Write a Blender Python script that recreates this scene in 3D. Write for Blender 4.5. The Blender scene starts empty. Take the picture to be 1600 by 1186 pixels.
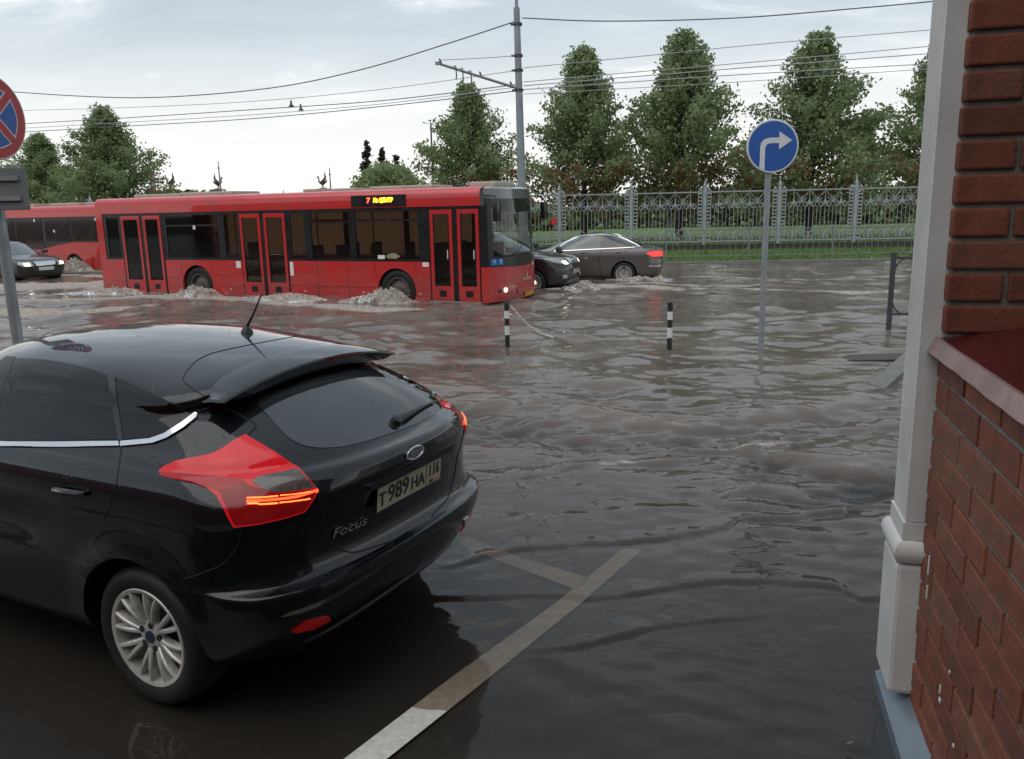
import bpy, bmesh, math, random
import numpy as np
from mathutils import Vector, Matrix, geometry
from mathutils.bvhtree import BVHTree
R = math.radians
SC = bpy.context.scene
COL = SC.collection

# ------------------------------------------------------------------ camera
F_PX = 1292.0
CAM_H = 2.1
PITCH = math.atan(270.0 / F_PX)
ROLL = R(-1.25)
FW = Vector((0, math.cos(PITCH), -math.sin(PITCH)))
_r = Vector((1, 0, 0))
_u = _r.cross(FW)
RT = _r * math.cos(ROLL) + _u * math.sin(ROLL)
UP = _u * math.cos(ROLL) - _r * math.sin(ROLL)
CAM = Vector((0, 0, CAM_H))
cd = bpy.data.cameras.new('camera')
cd.sensor_width = 36.0
cd.lens = F_PX / 1600 * 36.0
cd.clip_start = 0.05
cd.clip_end = 3000
cam = bpy.data.objects.new('camera', cd)
COL.objects.link(cam)
cam.matrix_world = Matrix(((RT.x, UP.x, -FW.x, CAM.x), (RT.y, UP.y, -FW.y, CAM.y), (RT.z, UP.z, -FW.z, CAM.z), (0, 0, 0, 1)))
SC.camera = cam

# ------------------------------------------------------------------ sky, sun, exposure
SUN_EL, SUN_AZ = R(64), R(-140)          # azimuth to the right of +Y
w = bpy.data.worlds.new('World')
SC.world = w
w.use_nodes = True
nt = w.node_tree
nt.nodes.clear()
def N(tree, typ, **kw):
    n = tree.nodes.new(typ)
    for k, v in kw.items():
        if k == 'inp':
            for i, x in v.items():
                n.inputs[i].default_value = x
        else:
            setattr(n, k, v)
    return n
sky = N(nt, 'ShaderNodeTexSky', sky_type='NISHITA', sun_disc=False, sun_elevation=SUN_EL, sun_rotation=SUN_AZ, air_density=1.3, dust_density=4.0, ozone_density=1.0)
tc = N(nt, 'ShaderNodeTexCoord')
sep = N(nt, 'ShaderNodeSeparateXYZ')
nt.links.new(tc.outputs['Generated'], sep.inputs[0])
zz = N(nt, 'ShaderNodeMath', operation='ADD', inp={1: 0.16})
zm = N(nt, 'ShaderNodeMath', operation='MAXIMUM', inp={1: 0.0})
nt.links.new(sep.outputs['Z'], zm.inputs[0])
nt.links.new(zm.outputs[0], zz.inputs[0])
dv = N(nt, 'ShaderNodeVectorMath', operation='DIVIDE')
cmb = N(nt, 'ShaderNodeCombineXYZ')
for i in range(3):
    nt.links.new(zz.outputs[0], cmb.inputs[i])
nt.links.new(tc.outputs['Generated'], dv.inputs[0])
nt.links.new(cmb.outputs[0], dv.inputs[1])
mp = N(nt, 'ShaderNodeMapping', inp={1: (3.3, 1.7, 0.0), 3: (0.9, 1.5, 0.4)})
nt.links.new(dv.outputs[0], mp.inputs[0])
ns = N(nt, 'ShaderNodeTexNoise', inp={'Scale': 1.5, 'Detail': 8.0, 'Roughness': 0.58, 'Distortion': 0.5})
nt.links.new(mp.outputs[0], ns.inputs['Vector'])
cr = N(nt, 'ShaderNodeValToRGB')
e = cr.color_ramp.elements
e[0].position, e[0].color = 0.34, (0.37, 0.43, 0.475, 1)
e[1].position, e[1].color = 0.76, (1.10, 1.05, 1.0, 1)
e2 = e.new(0.54); e2.color = (0.43, 0.49, 0.535, 1)
e3 = e.new(0.64); e3.color = (0.60, 0.635, 0.66, 1)
nt.links.new(ns.outputs['Fac'], cr.inputs[0])
hz = N(nt, 'ShaderNodeMapRange', interpolation_type='SMOOTHSTEP', inp={1: 0.0, 2: 0.25, 3: 0.78, 4: 0.0})   # overcast brightens and warms to the horizon
nt.links.new(zm.outputs[0], hz.inputs[0])
hm = N(nt, 'ShaderNodeMix', data_type='RGBA', inp={7: (1.02, 0.985, 0.945, 1)})
nt.links.new(hz.outputs[0], hm.inputs[0]); nt.links.new(cr.outputs[0], hm.inputs[6])
scl = N(nt, 'ShaderNodeVectorMath', operation='SCALE', inp={3: 7.4})
nt.links.new(hm.outputs[2], scl.inputs[0])
mx = N(nt, 'ShaderNodeMix', data_type='RGBA', inp={0: 0.84})
nt.links.new(sky.outputs[0], mx.inputs[6])
nt.links.new(scl.outputs[0], mx.inputs[7])
bg = N(nt, 'ShaderNodeBackground', inp={1: 0.125})
nt.links.new(mx.outputs[2], bg.inputs[0])
wo = N(nt, 'ShaderNodeOutputWorld')
nt.links.new(bg.outputs[0], wo.inputs[0])
sl = bpy.data.lights.new('sun', 'SUN')
sl.energy = 0.7
sl.angle = R(70)
sl.color = (1.0, 0.97, 0.93)
so = bpy.data.objects.new('sun', sl)
COL.objects.link(so)
so.rotation_euler = (R(90) - SUN_EL, 0, math.pi - SUN_AZ)
so.location = (10, 20, 30)
vs = SC.view_settings
vs.view_transform = 'Standard'; vs.look = 'None'; vs.exposure = 0.62; vs.gamma = 1.0; vs.use_curve_mapping = False
SC.cycles.use_denoising = True
SC.cycles.max_bounces = 10
SC.cycles.transparent_max_bounces = 16
SC.cycles.caustics_reflective = False
SC.cycles.caustics_refractive = False
SC.cycles.sample_clamp_indirect = 4.0

# ------------------------------------------------------------------ pixels to places
def ray(px, py):
    return FW + RT * ((px - 800) / F_PX) + UP * ((593 - py) / F_PX)
def onz(px, py, z=0.0):
    d = ray(px, py)
    return CAM + d * ((z - CAM_H) / d.z)
def ony(px, py, y):
    d = ray(px, py)
    return CAM + d * (y / d.y)

# ------------------------------------------------------------------ materials
MAT = {}
def mat(name, col, rough=0.5, metal=0.0, noise=None, bump=None, coat=0.0, emit=None, spec=0.5, rvar=0.0, coord='Object'):
    """noise = (scale, amount of darkening, second colour or None); bump = (scale, strength, distance)"""
    if name in MAT:
        return MAT[name]
    m = bpy.data.materials.new(name)
    m.use_nodes = True
    t = m.node_tree
    p = t.nodes['Principled BSDF']
    p.inputs['Base Color'].default_value = (*col, 1)
    p.inputs['Roughness'].default_value = rough
    p.inputs['Metallic'].default_value = metal
    p.inputs['Specular IOR Level'].default_value = spec
    if coat:
        p.inputs['Coat Weight'].default_value = coat
        p.inputs['Coat Roughness'].default_value = 0.04
    if emit:
        p.inputs['Emission Color'].default_value = (*emit[0], 1)
        p.inputs['Emission Strength'].default_value = emit[1]
    c = N(t, 'ShaderNodeTexCoord')
    if noise:
        n = N(t, 'ShaderNodeTexNoise', inp={'Scale': noise[0], 'Detail': 6.0, 'Roughness': 0.62})
        t.links.new(c.outputs[coord], n.inputs['Vector'])
        r = N(t, 'ShaderNodeValToRGB')
        r.color_ramp.elements[0].position = 0.33
        r.color_ramp.elements[1].position = 0.72
        c2 = noise[2] if len(noise) > 2 and noise[2] else tuple(x * (1 - noise[1]) for x in col)
        r.color_ramp.elements[0].color = (*col, 1)
        r.color_ramp.elements[1].color = (*c2, 1)
        t.links.new(n.outputs['Fac'], r.inputs[0])
        t.links.new(r.outputs[0], p.inputs['Base Color'])
        if rvar:
            q = N(t, 'ShaderNodeMapRange', inp={1: 0.3, 2: 0.7, 3: max(rough - rvar, 0.02), 4: rough + rvar})
            t.links.new(n.outputs['Fac'], q.inputs[0])
            t.links.new(q.outputs[0], p.inputs['Roughness'])
    if bump:
        n = N(t, 'ShaderNodeTexNoise', inp={'Scale': bump[0], 'Detail': 4.0})
        t.links.new(c.outputs[coord], n.inputs['Vector'])
        b = N(t, 'ShaderNodeBump', inp={'Strength': bump[1], 'Distance': bump[2]})
        t.links.new(n.outputs['Fac'], b.inputs['Height'])
        t.links.new(b.outputs[0], p.inputs['Normal'])
    MAT[name] = m
    return m

def glass(name, tint, gloss_rough=0.02, opacity=0.0, body=(0.02, 0.02, 0.02), ior=1.5):
    if name in MAT:
        return MAT[name]
    m = bpy.data.materials.new(name)
    m.use_nodes = True
    t = m.node_tree
    t.nodes.clear()
    o = N(t, 'ShaderNodeOutputMaterial')
    tr = N(t, 'ShaderNodeBsdfTransparent', inp={0: (*tint, 1)})
    df = N(t, 'ShaderNodeBsdfDiffuse', inp={0: (*body, 1)})
    a = N(t, 'ShaderNodeMixShader', inp={0: opacity})
    gl = N(t, 'ShaderNodeBsdfGlossy', inp={1: gloss_rough})
    fr = N(t, 'ShaderNodeFresnel', inp={0: ior})
    b = N(t, 'ShaderNodeMixShader')
    t.links.new(tr.outputs[0], a.inputs[1]); t.links.new(df.outputs[0], a.inputs[2])
    t.links.new(fr.outputs[0], b.inputs[0]); t.links.new(a.outputs[0], b.inputs[1]); t.links.new(gl.outputs[0], b.inputs[2])
    t.links.new(b.outputs[0], o.inputs[0])
    MAT[name] = m
    return m

def car_paint(name, col, rough=0.22, metal=0.0, beads=True, dirt=0.0):
    m = mat(name, col, rough, metal, coat=1.0, spec=0.05 if beads else 0.3)
    t = m.node_tree
    p = t.nodes['Principled BSDF']
    c = N(t, 'ShaderNodeTexCoord')
    if beads:                                   # rain beads standing on the wax
        v = N(t, 'ShaderNodeTexVoronoi', inp={'Scale': 75.0, 'Randomness': 1.0})
        t.links.new(c.outputs['Object'], v.inputs['Vector'])
        n = N(t, 'ShaderNodeTexNoise', inp={'Scale': 9.0, 'Detail': 3.0})
        t.links.new(c.outputs['Object'], n.inputs['Vector'])
        r = N(t, 'ShaderNodeMapRange', inp={1: 0.42, 2: 0.62, 3: 0.02, 4: 0.33})
        t.links.new(n.outputs['Fac'], r.inputs[0])
        s = N(t, 'ShaderNodeMath', operation='SUBTRACT')
        t.links.new(r.outputs[0], s.inputs[0]); t.links.new(v.outputs['Distance'], s.inputs[1])
        mxx = N(t, 'ShaderNodeMath', operation='MAXIMUM', inp={1: 0.0})
        t.links.new(s.outputs[0], mxx.inputs[0])
        ge = N(t, 'ShaderNodeNewGeometry'); gs = N(t, 'ShaderNodeSeparateXYZ'); t.links.new(ge.outputs['Normal'], gs.inputs[0])
        gr = N(t, 'ShaderNodeMapRange', inp={1: 0.15, 2: 0.6, 3: 0.04, 4: 0.6}); t.links.new(gs.outputs['Z'], gr.inputs[0])
        b = N(t, 'ShaderNodeBump', inp={'Distance': 0.006})
        t.links.new(gr.outputs[0], b.inputs['Strength'])
        t.links.new(mxx.outputs[0], b.inputs['Height'])
        t.links.new(b.outputs[0], p.inputs['Coat Normal'])
        t.links.new(b.outputs[0], p.inputs['Normal'])
    if dirt:
        n2 = N(t, 'ShaderNodeTexNoise', inp={'Scale': 1.6, 'Detail': 8.0, 'Roughness': 0.7})
        t.links.new(c.outputs['Object'], n2.inputs['Vector'])
        r2 = N(t, 'ShaderNodeMapRange', inp={1: 0.45, 2: 0.75, 3: 0.0, 4: dirt})
        t.links.new(n2.outputs['Fac'], r2.inputs[0])
        mm = N(t, 'ShaderNodeMix', data_type='RGBA', inp={6: (*col, 1), 7: (0.10, 0.075, 0.06, 1)})
        sz_ = N(t, 'ShaderNodeSeparateXYZ'); t.links.new(c.outputs['Object'], sz_.inputs[0])           # road spray dries low on the flanks
        lz = N(t, 'ShaderNodeMapRange', inp={1: 0.05, 2: 0.85, 3: 0.55, 4: 0.0}); t.links.new(sz_.outputs['Z'], lz.inputs[0])
        lm = N(t, 'ShaderNodeMath', operation='MULTIPLY'); t.links.new(lz.outputs[0], lm.inputs[0]); t.links.new(n2.outputs['Fac'], lm.inputs[1])
        la = N(t, 'ShaderNodeMath', operation='ADD'); la.use_clamp = True; t.links.new(lm.outputs[0], la.inputs[0]); t.links.new(r2.outputs[0], la.inputs[1])
        t.links.new(la.outputs[0], mm.inputs[0])
        t.links.new(mm.outputs[2], p.inputs['Base Color'])
        r3 = N(t, 'ShaderNodeMapRange', inp={1: 0.4, 2: 0.75, 3: rough, 4: 0.6})
        t.links.new(n2.outputs['Fac'], r3.inputs[0])
        t.links.new(r3.outputs[0], p.inputs['Roughness'])
    return m

BLACK_PAINT = car_paint('black_paint', (0.004, 0.0045, 0.006), 0.3)
RED_PAINT = car_paint('bus_red', (0.56, 0.016, 0.017), 0.38, beads=False, dirt=0.34)
TAUPE_PAINT = car_paint('taupe_paint', (0.115, 0.098, 0.090), 0.3, metal=0.4, beads=False, dirt=0.25)
DARK_PAINT = car_paint('charcoal_paint', (0.012, 0.013, 0.016), 0.3, beads=False, dirt=0.15)
GREEN_PAINT = car_paint('dark_green_paint', (0.006, 0.012, 0.014), 0.3, beads=False, dirt=0.15)
RUBBER = mat('rubber', (0.007, 0.007, 0.007), 0.6, noise=(30, 0.5), bump=(120, 0.2, 0.004))
PLASTIC = mat('black_plastic', (0.010, 0.010, 0.011), 0.42, bump=(300, 0.1, 0.001))
SEAM = mat('seam_dark', (0.002, 0.002, 0.002), 0.7)
ALLOY = mat('alloy', (0.60, 0.58, 0.54), 0.34, 0.3, noise=(14, 0.35), rvar=0.08)
STEEL_DARK = mat('brake_steel', (0.10, 0.09, 0.085), 0.5, 0.8, noise=(20, 0.4))
CHROME = mat('chrome', (0.72, 0.72, 0.72), 0.14, 1.0, bump=(60, 0.08, 0.001))
GALV = mat('galvanised', (0.33, 0.35, 0.36), 0.5, 0.35, noise=(6, 0.35), rvar=0.12)
WHITE_P = mat('white_paint', (0.72, 0.72, 0.70), 0.45, noise=(3.0, 0.14), bump=(40, 0.08, 0.002))
BLACK_P = mat('black_enamel', (0.02, 0.02, 0.022), 0.4, noise=(8, 0.3))
DARK_CABIN = mat('cabin_dark', (0.018, 0.018, 0.020), 0.8, noise=(9, 0.4))
SEAT_GREY = mat('seat_grey', (0.05, 0.05, 0.055), 0.85, noise=(40, 0.4))

# ------------------------------------------------------------------ mesh helpers
def frame_z(d):
    d = Vector(d).normalized()
    a = Vector((0, 0, 1)) if abs(d.z) < 0.95 else Vector((1, 0, 0))
    x = a.cross(d).normalized()
    return x, d.cross(x), d
class MB:
    def __init__(s):
        s.v = []; s.f = []; s.m = []; s.cur = 0
    def add(s, vs, fs):
        o = len(s.v)
        s.v += [tuple(v) for v in vs]
        s.f += [tuple(i + o for i in f) for f in fs]
        s.m += [s.cur] * len(fs)
        return s
    def box(s, c, d, rz=0.0, rot=None, taper=1.0):
        vs = []
        for k in (-1, 1):
            for j in (-1, 1):
                for i in (-1, 1):
                    tp = taper if k > 0 else 1.0
                    vs.append(Vector((i * d[0] / 2 * tp, j * d[1] / 2 * tp, k * d[2] / 2)))
        mtx = rot if rot else Matrix.Rotation(rz, 3, 'Z')
        vs = [mtx @ v + Vector(c) for v in vs]
        return s.add(vs, [(0, 2, 3, 1), (4, 5, 7, 6), (0, 1, 5, 4), (2, 6, 7, 3), (0, 4, 6, 2), (1, 3, 7, 5)])
    def bbox(s, x0, x1, y0, y1, z0, z1):
        return s.box(((x0 + x1) / 2, (y0 + y1) / 2, (z0 + z1) / 2), (abs(x1 - x0), abs(y1 - y0), abs(z1 - z0)))
    def bbevel(s, x0, x1, y0, y1, z0, z1, b=0.01):
        bm = bmesh.new()
        bmesh.ops.create_cube(bm, size=1.0)
        for v in bm.verts:
            v.co = Vector(((x0 + x1) / 2 + v.co.x * (x1 - x0), (y0 + y1) / 2 + v.co.y * (y1 - y0), (z0 + z1) / 2 + v.co.z * (z1 - z0)))
        bmesh.ops.bevel(bm, geom=bm.edges[:], offset=b, segments=2, affect='EDGES', profile=0.6)
        bm.verts.index_update()
        s.add([v.co[:] for v in bm.verts], [[v.index for v in f.verts] for f in bm.faces])
        bm.free()
        return s
    def tube(s, pts, r, seg=8, cap=True, closed=False):
        pts = [Vector(p) for p in pts]
        n = len(pts)
        rs = r if isinstance(r, (list, tuple)) else [r] * n
        vs, fs = [], []
        px = None
        for i, p in enumerate(pts):
            if closed:
                d = pts[(i + 1) % n] - pts[i - 1]
            else:
                d = pts[min(i + 1, n - 1)] - pts[max(i - 1, 0)]
            x, y, d = frame_z(d)
            if px is not None:
                x = (px - d * px.dot(d))
                if x.length < 1e-6:
                    x, y, d = frame_z(d)
                x.normalize(); y = d.cross(x)
            px = x
            for k in range(seg):
                a = 2 * math.pi * k / seg
                vs.append(p + (x * math.cos(a) + y * math.sin(a)) * rs[i])
        rng = n if closed else n - 1
        for i in range(rng):
            for k in range(seg):
                j = (i + 1) % n
                fs.append((i * seg + k, i * seg + (k + 1) % seg, j * seg + (k + 1) % seg, j * seg + k))
        if cap and not closed:
            fs.append(tuple(range(seg))[::-1])
            fs.append(tuple((n - 1) * seg + k for k in range(seg)))
        return s.add(vs, fs)
    def lathe(s, prof, c=(0, 0, 0), axis=(0, 0, 1), seg=24, cap=True):
        x, y, d = frame_z(axis)
        vs, fs = [], []
        for (r, h) in prof:
            for k in range(seg):
                a = 2 * math.pi * k / seg
                vs.append(Vector(c) + d * h + (x * math.cos(a) + y * math.sin(a)) * r)
        for i in range(len(prof) - 1):
            for k in range(seg):
                fs.append((i * seg + k, i * seg + (k + 1) % seg, (i + 1) * seg + (k + 1) % seg, (i + 1) * seg + k))
        if cap and prof[0][0] > 1e-5: fs.append(tuple(range(seg))[::-1])
        if cap and prof[-1][0] > 1e-5: fs.append(tuple((len(prof) - 1) * seg + k for k in range(seg)))
        return s.add(vs, fs)
    def prism(s, poly, o, ux, uy, depth):
        """polygon (u,v) in the plane o + u*ux + v*uy, thickened by the vector depth"""
        o, ux, uy, depth = Vector(o), Vector(ux), Vector(uy), Vector(depth)
        a = [o + ux * p[0] + uy * p[1] for p in poly]
        n = len(a)
        tri = geometry.tessellate_polygon([[Vector((p[0], p[1], 0)) for p in poly]])
        fs = [tuple(t) for t in tri] + [tuple(i + n for i in t[::-1]) for t in tri]
        fs += [(i, (i + 1) % n, (i + 1) % n + n, i + n) for i in range(n)]
        return s.add(a + [p + depth for p in a], fs)
    def grid(s, P):
        nu, nv = len(P), len(P[0])
        return s.add([p for row in P for p in row], [(i * nv + j, i * nv + j + 1, (i + 1) * nv + j + 1, (i + 1) * nv + j) for i in range(nu - 1) for j in range(nv - 1)])
    def mesh(s, name, mats, smooth=False, fix=True):
        me = bpy.data.meshes.new(name)
        me.from_pydata(s.v, [], s.f)
        if fix:
            bm = bmesh.new(); bm.from_mesh(me)
            bmesh.ops.recalc_face_normals(bm, faces=bm.faces[:])
            bm.to_mesh(me); bm.free()
        for m in (mats if isinstance(mats, (list, tuple)) else [mats]):
            me.materials.append(m)
        if any(s.m):
            me.polygons.foreach_set('material_index', s.m)
        if smooth:
            me.polygons.foreach_set('use_smooth', [True] * len(me.polygons))
            if smooth != 'all':
                try: me.set_sharp_from_angle(angle=R(40 if smooth is True else smooth))
                except Exception: pass
        me.update()
        return me
    def obj(s, name, mats, parent=None, smooth=False, fix=True):
        return link(name, s.mesh(name, mats, smooth, fix), parent)
def link(name, data, parent=None, loc=None, rz=None):
    o = bpy.data.objects.new(name, data)
    COL.objects.link(o)
    if parent: o.parent = parent
    if loc is not None: o.location = loc
    if rz is not None: o.rotation_euler = (0, 0, rz)
    return o
def tag(o, label=None, cat=None, group=None, kind=None):
    for k, v in (('label', label), ('category', cat), ('group', group), ('kind', kind)):
        if v: o[k] = v
    return o
def thing(name, label, cat, loc=(0, 0, 0), rz=0.0, group=None):
    o = link(name, None, None, loc, rz)
    o.empty_display_size = 0.2
    return tag(o, label, cat, group)
def copy_tree(o, parent=None):
    c = o.copy(); COL.objects.link(c)
    if parent: c.parent = parent
    for ch in list(o.children): copy_tree(ch, c)
    return c
def text_mesh(name, body, size, m, extrude=0.001, shear=0.0, sx=1.0, bold=0.0, spacing=1.0):
    cu = bpy.data.curves.new(name, 'FONT')
    cu.body = body; cu.size = size; cu.extrude = extrude; cu.shear = shear; cu.align_x = 'CENTER'; cu.align_y = 'CENTER'; cu.offset = bold; cu.space_character = spacing
    cu.resolution_u = 3
    t = bpy.data.objects.new(name, cu); COL.objects.link(t)
    dg = bpy.context.evaluated_depsgraph_get()
    me = bpy.data.meshes.new_from_object(t.evaluated_get(dg))
    bpy.data.objects.remove(t); bpy.data.curves.remove(cu)
    for v in me.vertices: v.co.x *= sx
    me.materials.clear(); me.materials.append(m)
    return me
def place_text(name, me, parent, o, ux, uy):
    ux = Vector(ux).normalized(); uy = Vector(uy); uy = (uy - ux * uy.dot(ux)).normalized(); n = ux.cross(uy)
    ob = link(name, me, parent)
    ob.matrix_local = Matrix(((ux.x, uy.x, n.x, o[0]), (ux.y, uy.y, n.y, o[1]), (ux.z, uy.z, n.z, o[2]), (0, 0, 0, 1)))
    return ob
def catmull(keys, sub):
    K = np.array(keys, float); n = len(K); out = []
    for i in range(n - 1):
        p0, p1, p2, p3 = K[max(i - 1, 0)], K[i], K[i + 1], K[min(i + 2, n - 1)]
        m1, m2 = (p2 - p0) / 2, (p3 - p1) / 2
        d = p2 - p1                         # limited tangents: no overshoot
        m1 = np.where(m1 * d <= 0, 0, np.sign(m1) * np.minimum(abs(m1), 2.2 * abs(d)))
        m2 = np.where(m2 * d <= 0, 0, np.sign(m2) * np.minimum(abs(m2), 2.2 * abs(d)))
        for k in range(sub):
            t = k / sub
            out.append((2 * t**3 - 3 * t**2 + 1) * p1 + (t**3 - 2 * t**2 + t) * m1 + (-2 * t**3 + 3 * t**2) * p2 + (t**3 - t**2) * m2)
    out.append(K[-1])
    return np.array(out)
def spline(pts, sub=6, closed=False):
    P = [np.array(p, float) for p in pts]; n = len(P); out = []
    for i in range(n if closed else n - 1):
        g = lambda k: P[k % n] if closed else P[min(max(k, 0), n - 1)]
        p0, p1, p2, p3 = g(i - 1), g(i), g(i + 1), g(i + 2)
        for k in range(sub):
            t = k / sub
            out.append(0.5 * (2 * p1 + (p2 - p0) * t + (2 * p0 - 5 * p1 + 4 * p2 - p3) * t * t + (3 * p1 - p0 - 3 * p2 + p3) * t**3))
    if not closed: out.append(P[-1])
    return [tuple(p) for p in out]
def inside(poly, x, y):
    c = False; n = len(poly); j = n - 1
    for i in range(n):
        xi, yi = poly[i][0], poly[i][1]; xj, yj = poly[j][0], poly[j][1]
        if (yi > y) != (yj > y) and x < (xj - xi) * (y - yi) / (yj - yi) + xi: c = not c
        j = i
    return c

# ------------------------------------------------------------------ car bodies: stacked plan outlines
def loft(keys, sub=3, nr=22, ns=16, nf=16, warp=None):
    """keys: (z, half width, x rear, rear cap length, rear exponent, x front, front cap length, front exponent)"""
    L = catmull(keys, sub)
    V = []
    def quarter(W, Lc, n, cnt):
        a = np.linspace(0, math.pi / 2, 240)
        x = Lc * (1 - np.cos(a) ** (2 / n)); y = W * np.sin(a) ** (2 / n)
        s = np.concatenate([[0], np.cumsum(np.hypot(np.diff(x), np.diff(y)))])
        t = np.linspace(0, s[-1], cnt)
        return np.interp(t, s, x), np.interp(t, s, y)
    for (z, W, xr, lr, n1, xf, lf, n2) in L:
        W = max(W, 0.004)
        tot = xf - xr
        if lr + lf > tot * 0.98:
            k = tot * 0.98 / (lr + lf); lr *= k; lf *= k
        x1, y1 = quarter(W, lr, n1, nr)
        x2, y2 = quarter(W, lf, n2, nf)
        sx = np.linspace(xr + lr, xf - lf, ns + 2)[1:-1]
        xs = np.concatenate([xr + x1, sx, (xf - x2)[::-1]])
        ys = np.concatenate([y1, np.full(ns, W), y2[::-1]])
        full = [(x, y) for x, y in zip(xs, ys)] + [(x, -y) for x, y in zip(xs[1:-1][::-1], ys[1:-1][::-1])]
        for x, y in full:
            p = [x, y, z]
            if warp: p = warp(*p)
            V.append(p)
    m = 2 * (nr + ns + nf) - 2
    n = len(L)
    Fc = [(i * m + k, i * m + (k + 1) % m, (i + 1) * m + (k + 1) % m, (i + 1) * m + k) for i in range(n - 1) for k in range(m)]
    Fc.append(tuple(range(m))[::-1]); Fc.append(tuple((n - 1) * m + k for k in range(m)))
    return V, Fc
class Body:
    def __init__(s, keys, root=None, **kw):
        s.V, s.F = loft(keys, **kw)
        s.bvh = BVHTree.FromPolygons([Vector(v) for v in s.V], s.F)
        s.root = root
        if root:
            bpy.context.view_layer.update()
            s.inv = root.matrix_basis.inverted()
            s.o = s.inv @ CAM
    def pix(s, px, py):
        d = (s.inv.to_3x3() @ ray(px, py)).normalized()
        h = s.bvh.ray_cast(s.o, d)
        if h[0] is None:
            best = min((s.bvh.find_nearest(s.o + d * t) for t in np.linspace(2, 30, 300)), key=lambda q: q[3])
            return best[0], best[1] if best[1].dot(d) < 0 else -best[1]
        n = h[1]
        return h[0], (n if n.dot(d) < 0 else -n)
    def side(s, sgn=1):
        def f(x, z):
            d = Vector((0, -sgn, 0))
            h = s.bvh.ray_cast(Vector((x, sgn * 5, z)), d)
            if h[0] is None:
                h = s.bvh.find_nearest(Vector((x, sgn * 0.8, z)))
            n = h[1]
            return h[0], (n if n.y * sgn > 0 else -n)
        return f
    def end(s, sgn=1):
        def f(y, z):
            h = s.bvh.ray_cast(Vector((sgn * 9, y, z)), Vector((-sgn, 0, 0)))
            if h[0] is None: h = s.bvh.find_nearest(Vector((sgn * 3.5, y, z)))
            n = h[1]
            return h[0], (n if n.x * sgn > 0 else -n)
        return f
    def shell(s, name, m, arches=(), parent=None, cut=None):
        """arches: (x, z, radius); cut(face centre, normal) -> True drops the face (window openings)"""
        mb = MB(); mb.v = [tuple(v) for v in s.V]; mb.f = s.F; mb.m = [0] * len(s.F)
        me = mb.mesh(name, m, 'all')
        if arches:
            t = bpy.data.objects.new('t', me); COL.objects.link(t)
            cm = MB()
            for (x, z, r) in arches:
                for sg in (-1, 1):
                    cm.lathe([(r, 0.0), (r, 0.42)], (x, sg * 0.56, z), (0, sg, 0), 40)
            co = bpy.data.objects.new('c', cm.mesh('c', PLASTIC)); COL.objects.link(co)
            md = t.modifiers.new('b', 'BOOLEAN'); md.operation = 'DIFFERENCE'; md.object = co; md.solver = 'EXACT'
            try: md.material_mode = 'TRANSFER'
            except Exception: pass
            me2 = bpy.data.meshes.new_from_object(t.evaluated_get(bpy.context.evaluated_depsgraph_get()))
            bpy.data.objects.remove(t); bpy.data.objects.remove(co)
            me = me2; me.name = name
        if cut:
            bm = bmesh.new(); bm.from_mesh(me)
            dead = [f for f in bm.faces if cut(f.calc_center_median(), f.normal)]
            bmesh.ops.delete(bm, geom=dead, context='FACES')
            bm.to_mesh(me); bm.free()
        me.polygons.foreach_set('use_smooth', [True] * len(me.polygons))
        try: me.set_sharp_from_angle(angle=R(50))
        except Exception: pass
        return link(name, me, parent)
def decal_mesh(name, poly, fn, m, off=0.003, skirt=0.012, step=None, mirror=False):
    """a thin shell laid on a body: outline given in the plane of fn"""
    P = [Vector((p[0], p[1])) for p in poly]
    xs = [p.x for p in P]; ys = [p.y for p in P]
    step = step or max(max(xs) - min(xs), max(ys) - min(ys)) / 26
    B = []
    for i in range(len(P)):
        a, b = P[i], P[(i + 1) % len(P)]
        k = max(1, int((b - a).length / step))
        B += [a.lerp(b, t / k) for t in range(k)]
    nb = len(B)
    pts = list(B)
    poly2 = [(p.x, p.y) for p in B]
    y = min(ys) + step / 2
    while y < max(ys):
        x = min(xs) + step / 2
        while x < max(xs):
            if inside(poly2, x, y) and min((Vector((x, y)) - b).length for b in B) > step * 0.45: pts.append(Vector((x, y)))
            x += step
        y += step
    r = geometry.delaunay_2d_cdt(pts, [(i, (i + 1) % nb) for i in range(nb)], [], 1, 1e-6)
    v2, _, f2 = r[0], r[1], r[2]
    orig = r[3]
    mb = MB(); top = []; low = []; nrm = []
    sgn = -1 if mirror else 1
    for v in v2:
        p, n = fn(v.x, v.y)
        nrm.append(Vector((n.x, n.y * sgn, n.z)))
        a = p + n * off; b = p - n * skirt
        top.append((a.x, a.y * sgn, a.z)); low.append((b.x, b.y * sgn, b.z))
    nv = len(top)
    fs = []
    for f in f2:
        a, b, c = (Vector(top[i]) for i in f[:3])
        fs.append(tuple(f) if (b - a).cross(c - a).dot(nrm[f[0]] + nrm[f[1]] + nrm[f[2]]) > 0 else tuple(f)[::-1])
    ec = {}
    for f in fs:
        for i in range(len(f)):
            e = (f[i], f[(i + 1) % len(f)])
            k = (min(e), max(e)); ec.setdefault(k, []).append(e)
    sk = [(e[0][1], e[0][0], e[0][0] + nv, e[0][1] + nv) for e in ec.values() if len(e) == 1]
    mb.add(top + low, fs + sk)
    return mb.mesh(name, m, 50, fix=False)
def seam(mb, pts, fn, r=0.0028, sub=5, off=0.0, mirror=False):
    q = spline(pts, sub)
    out = []
    for p in q:
        a, n = fn(*p)
        a = a + n * off
        out.append((a.x, -a.y if mirror else a.y, a.z))
    mb.tube(out, r, 6)
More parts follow.
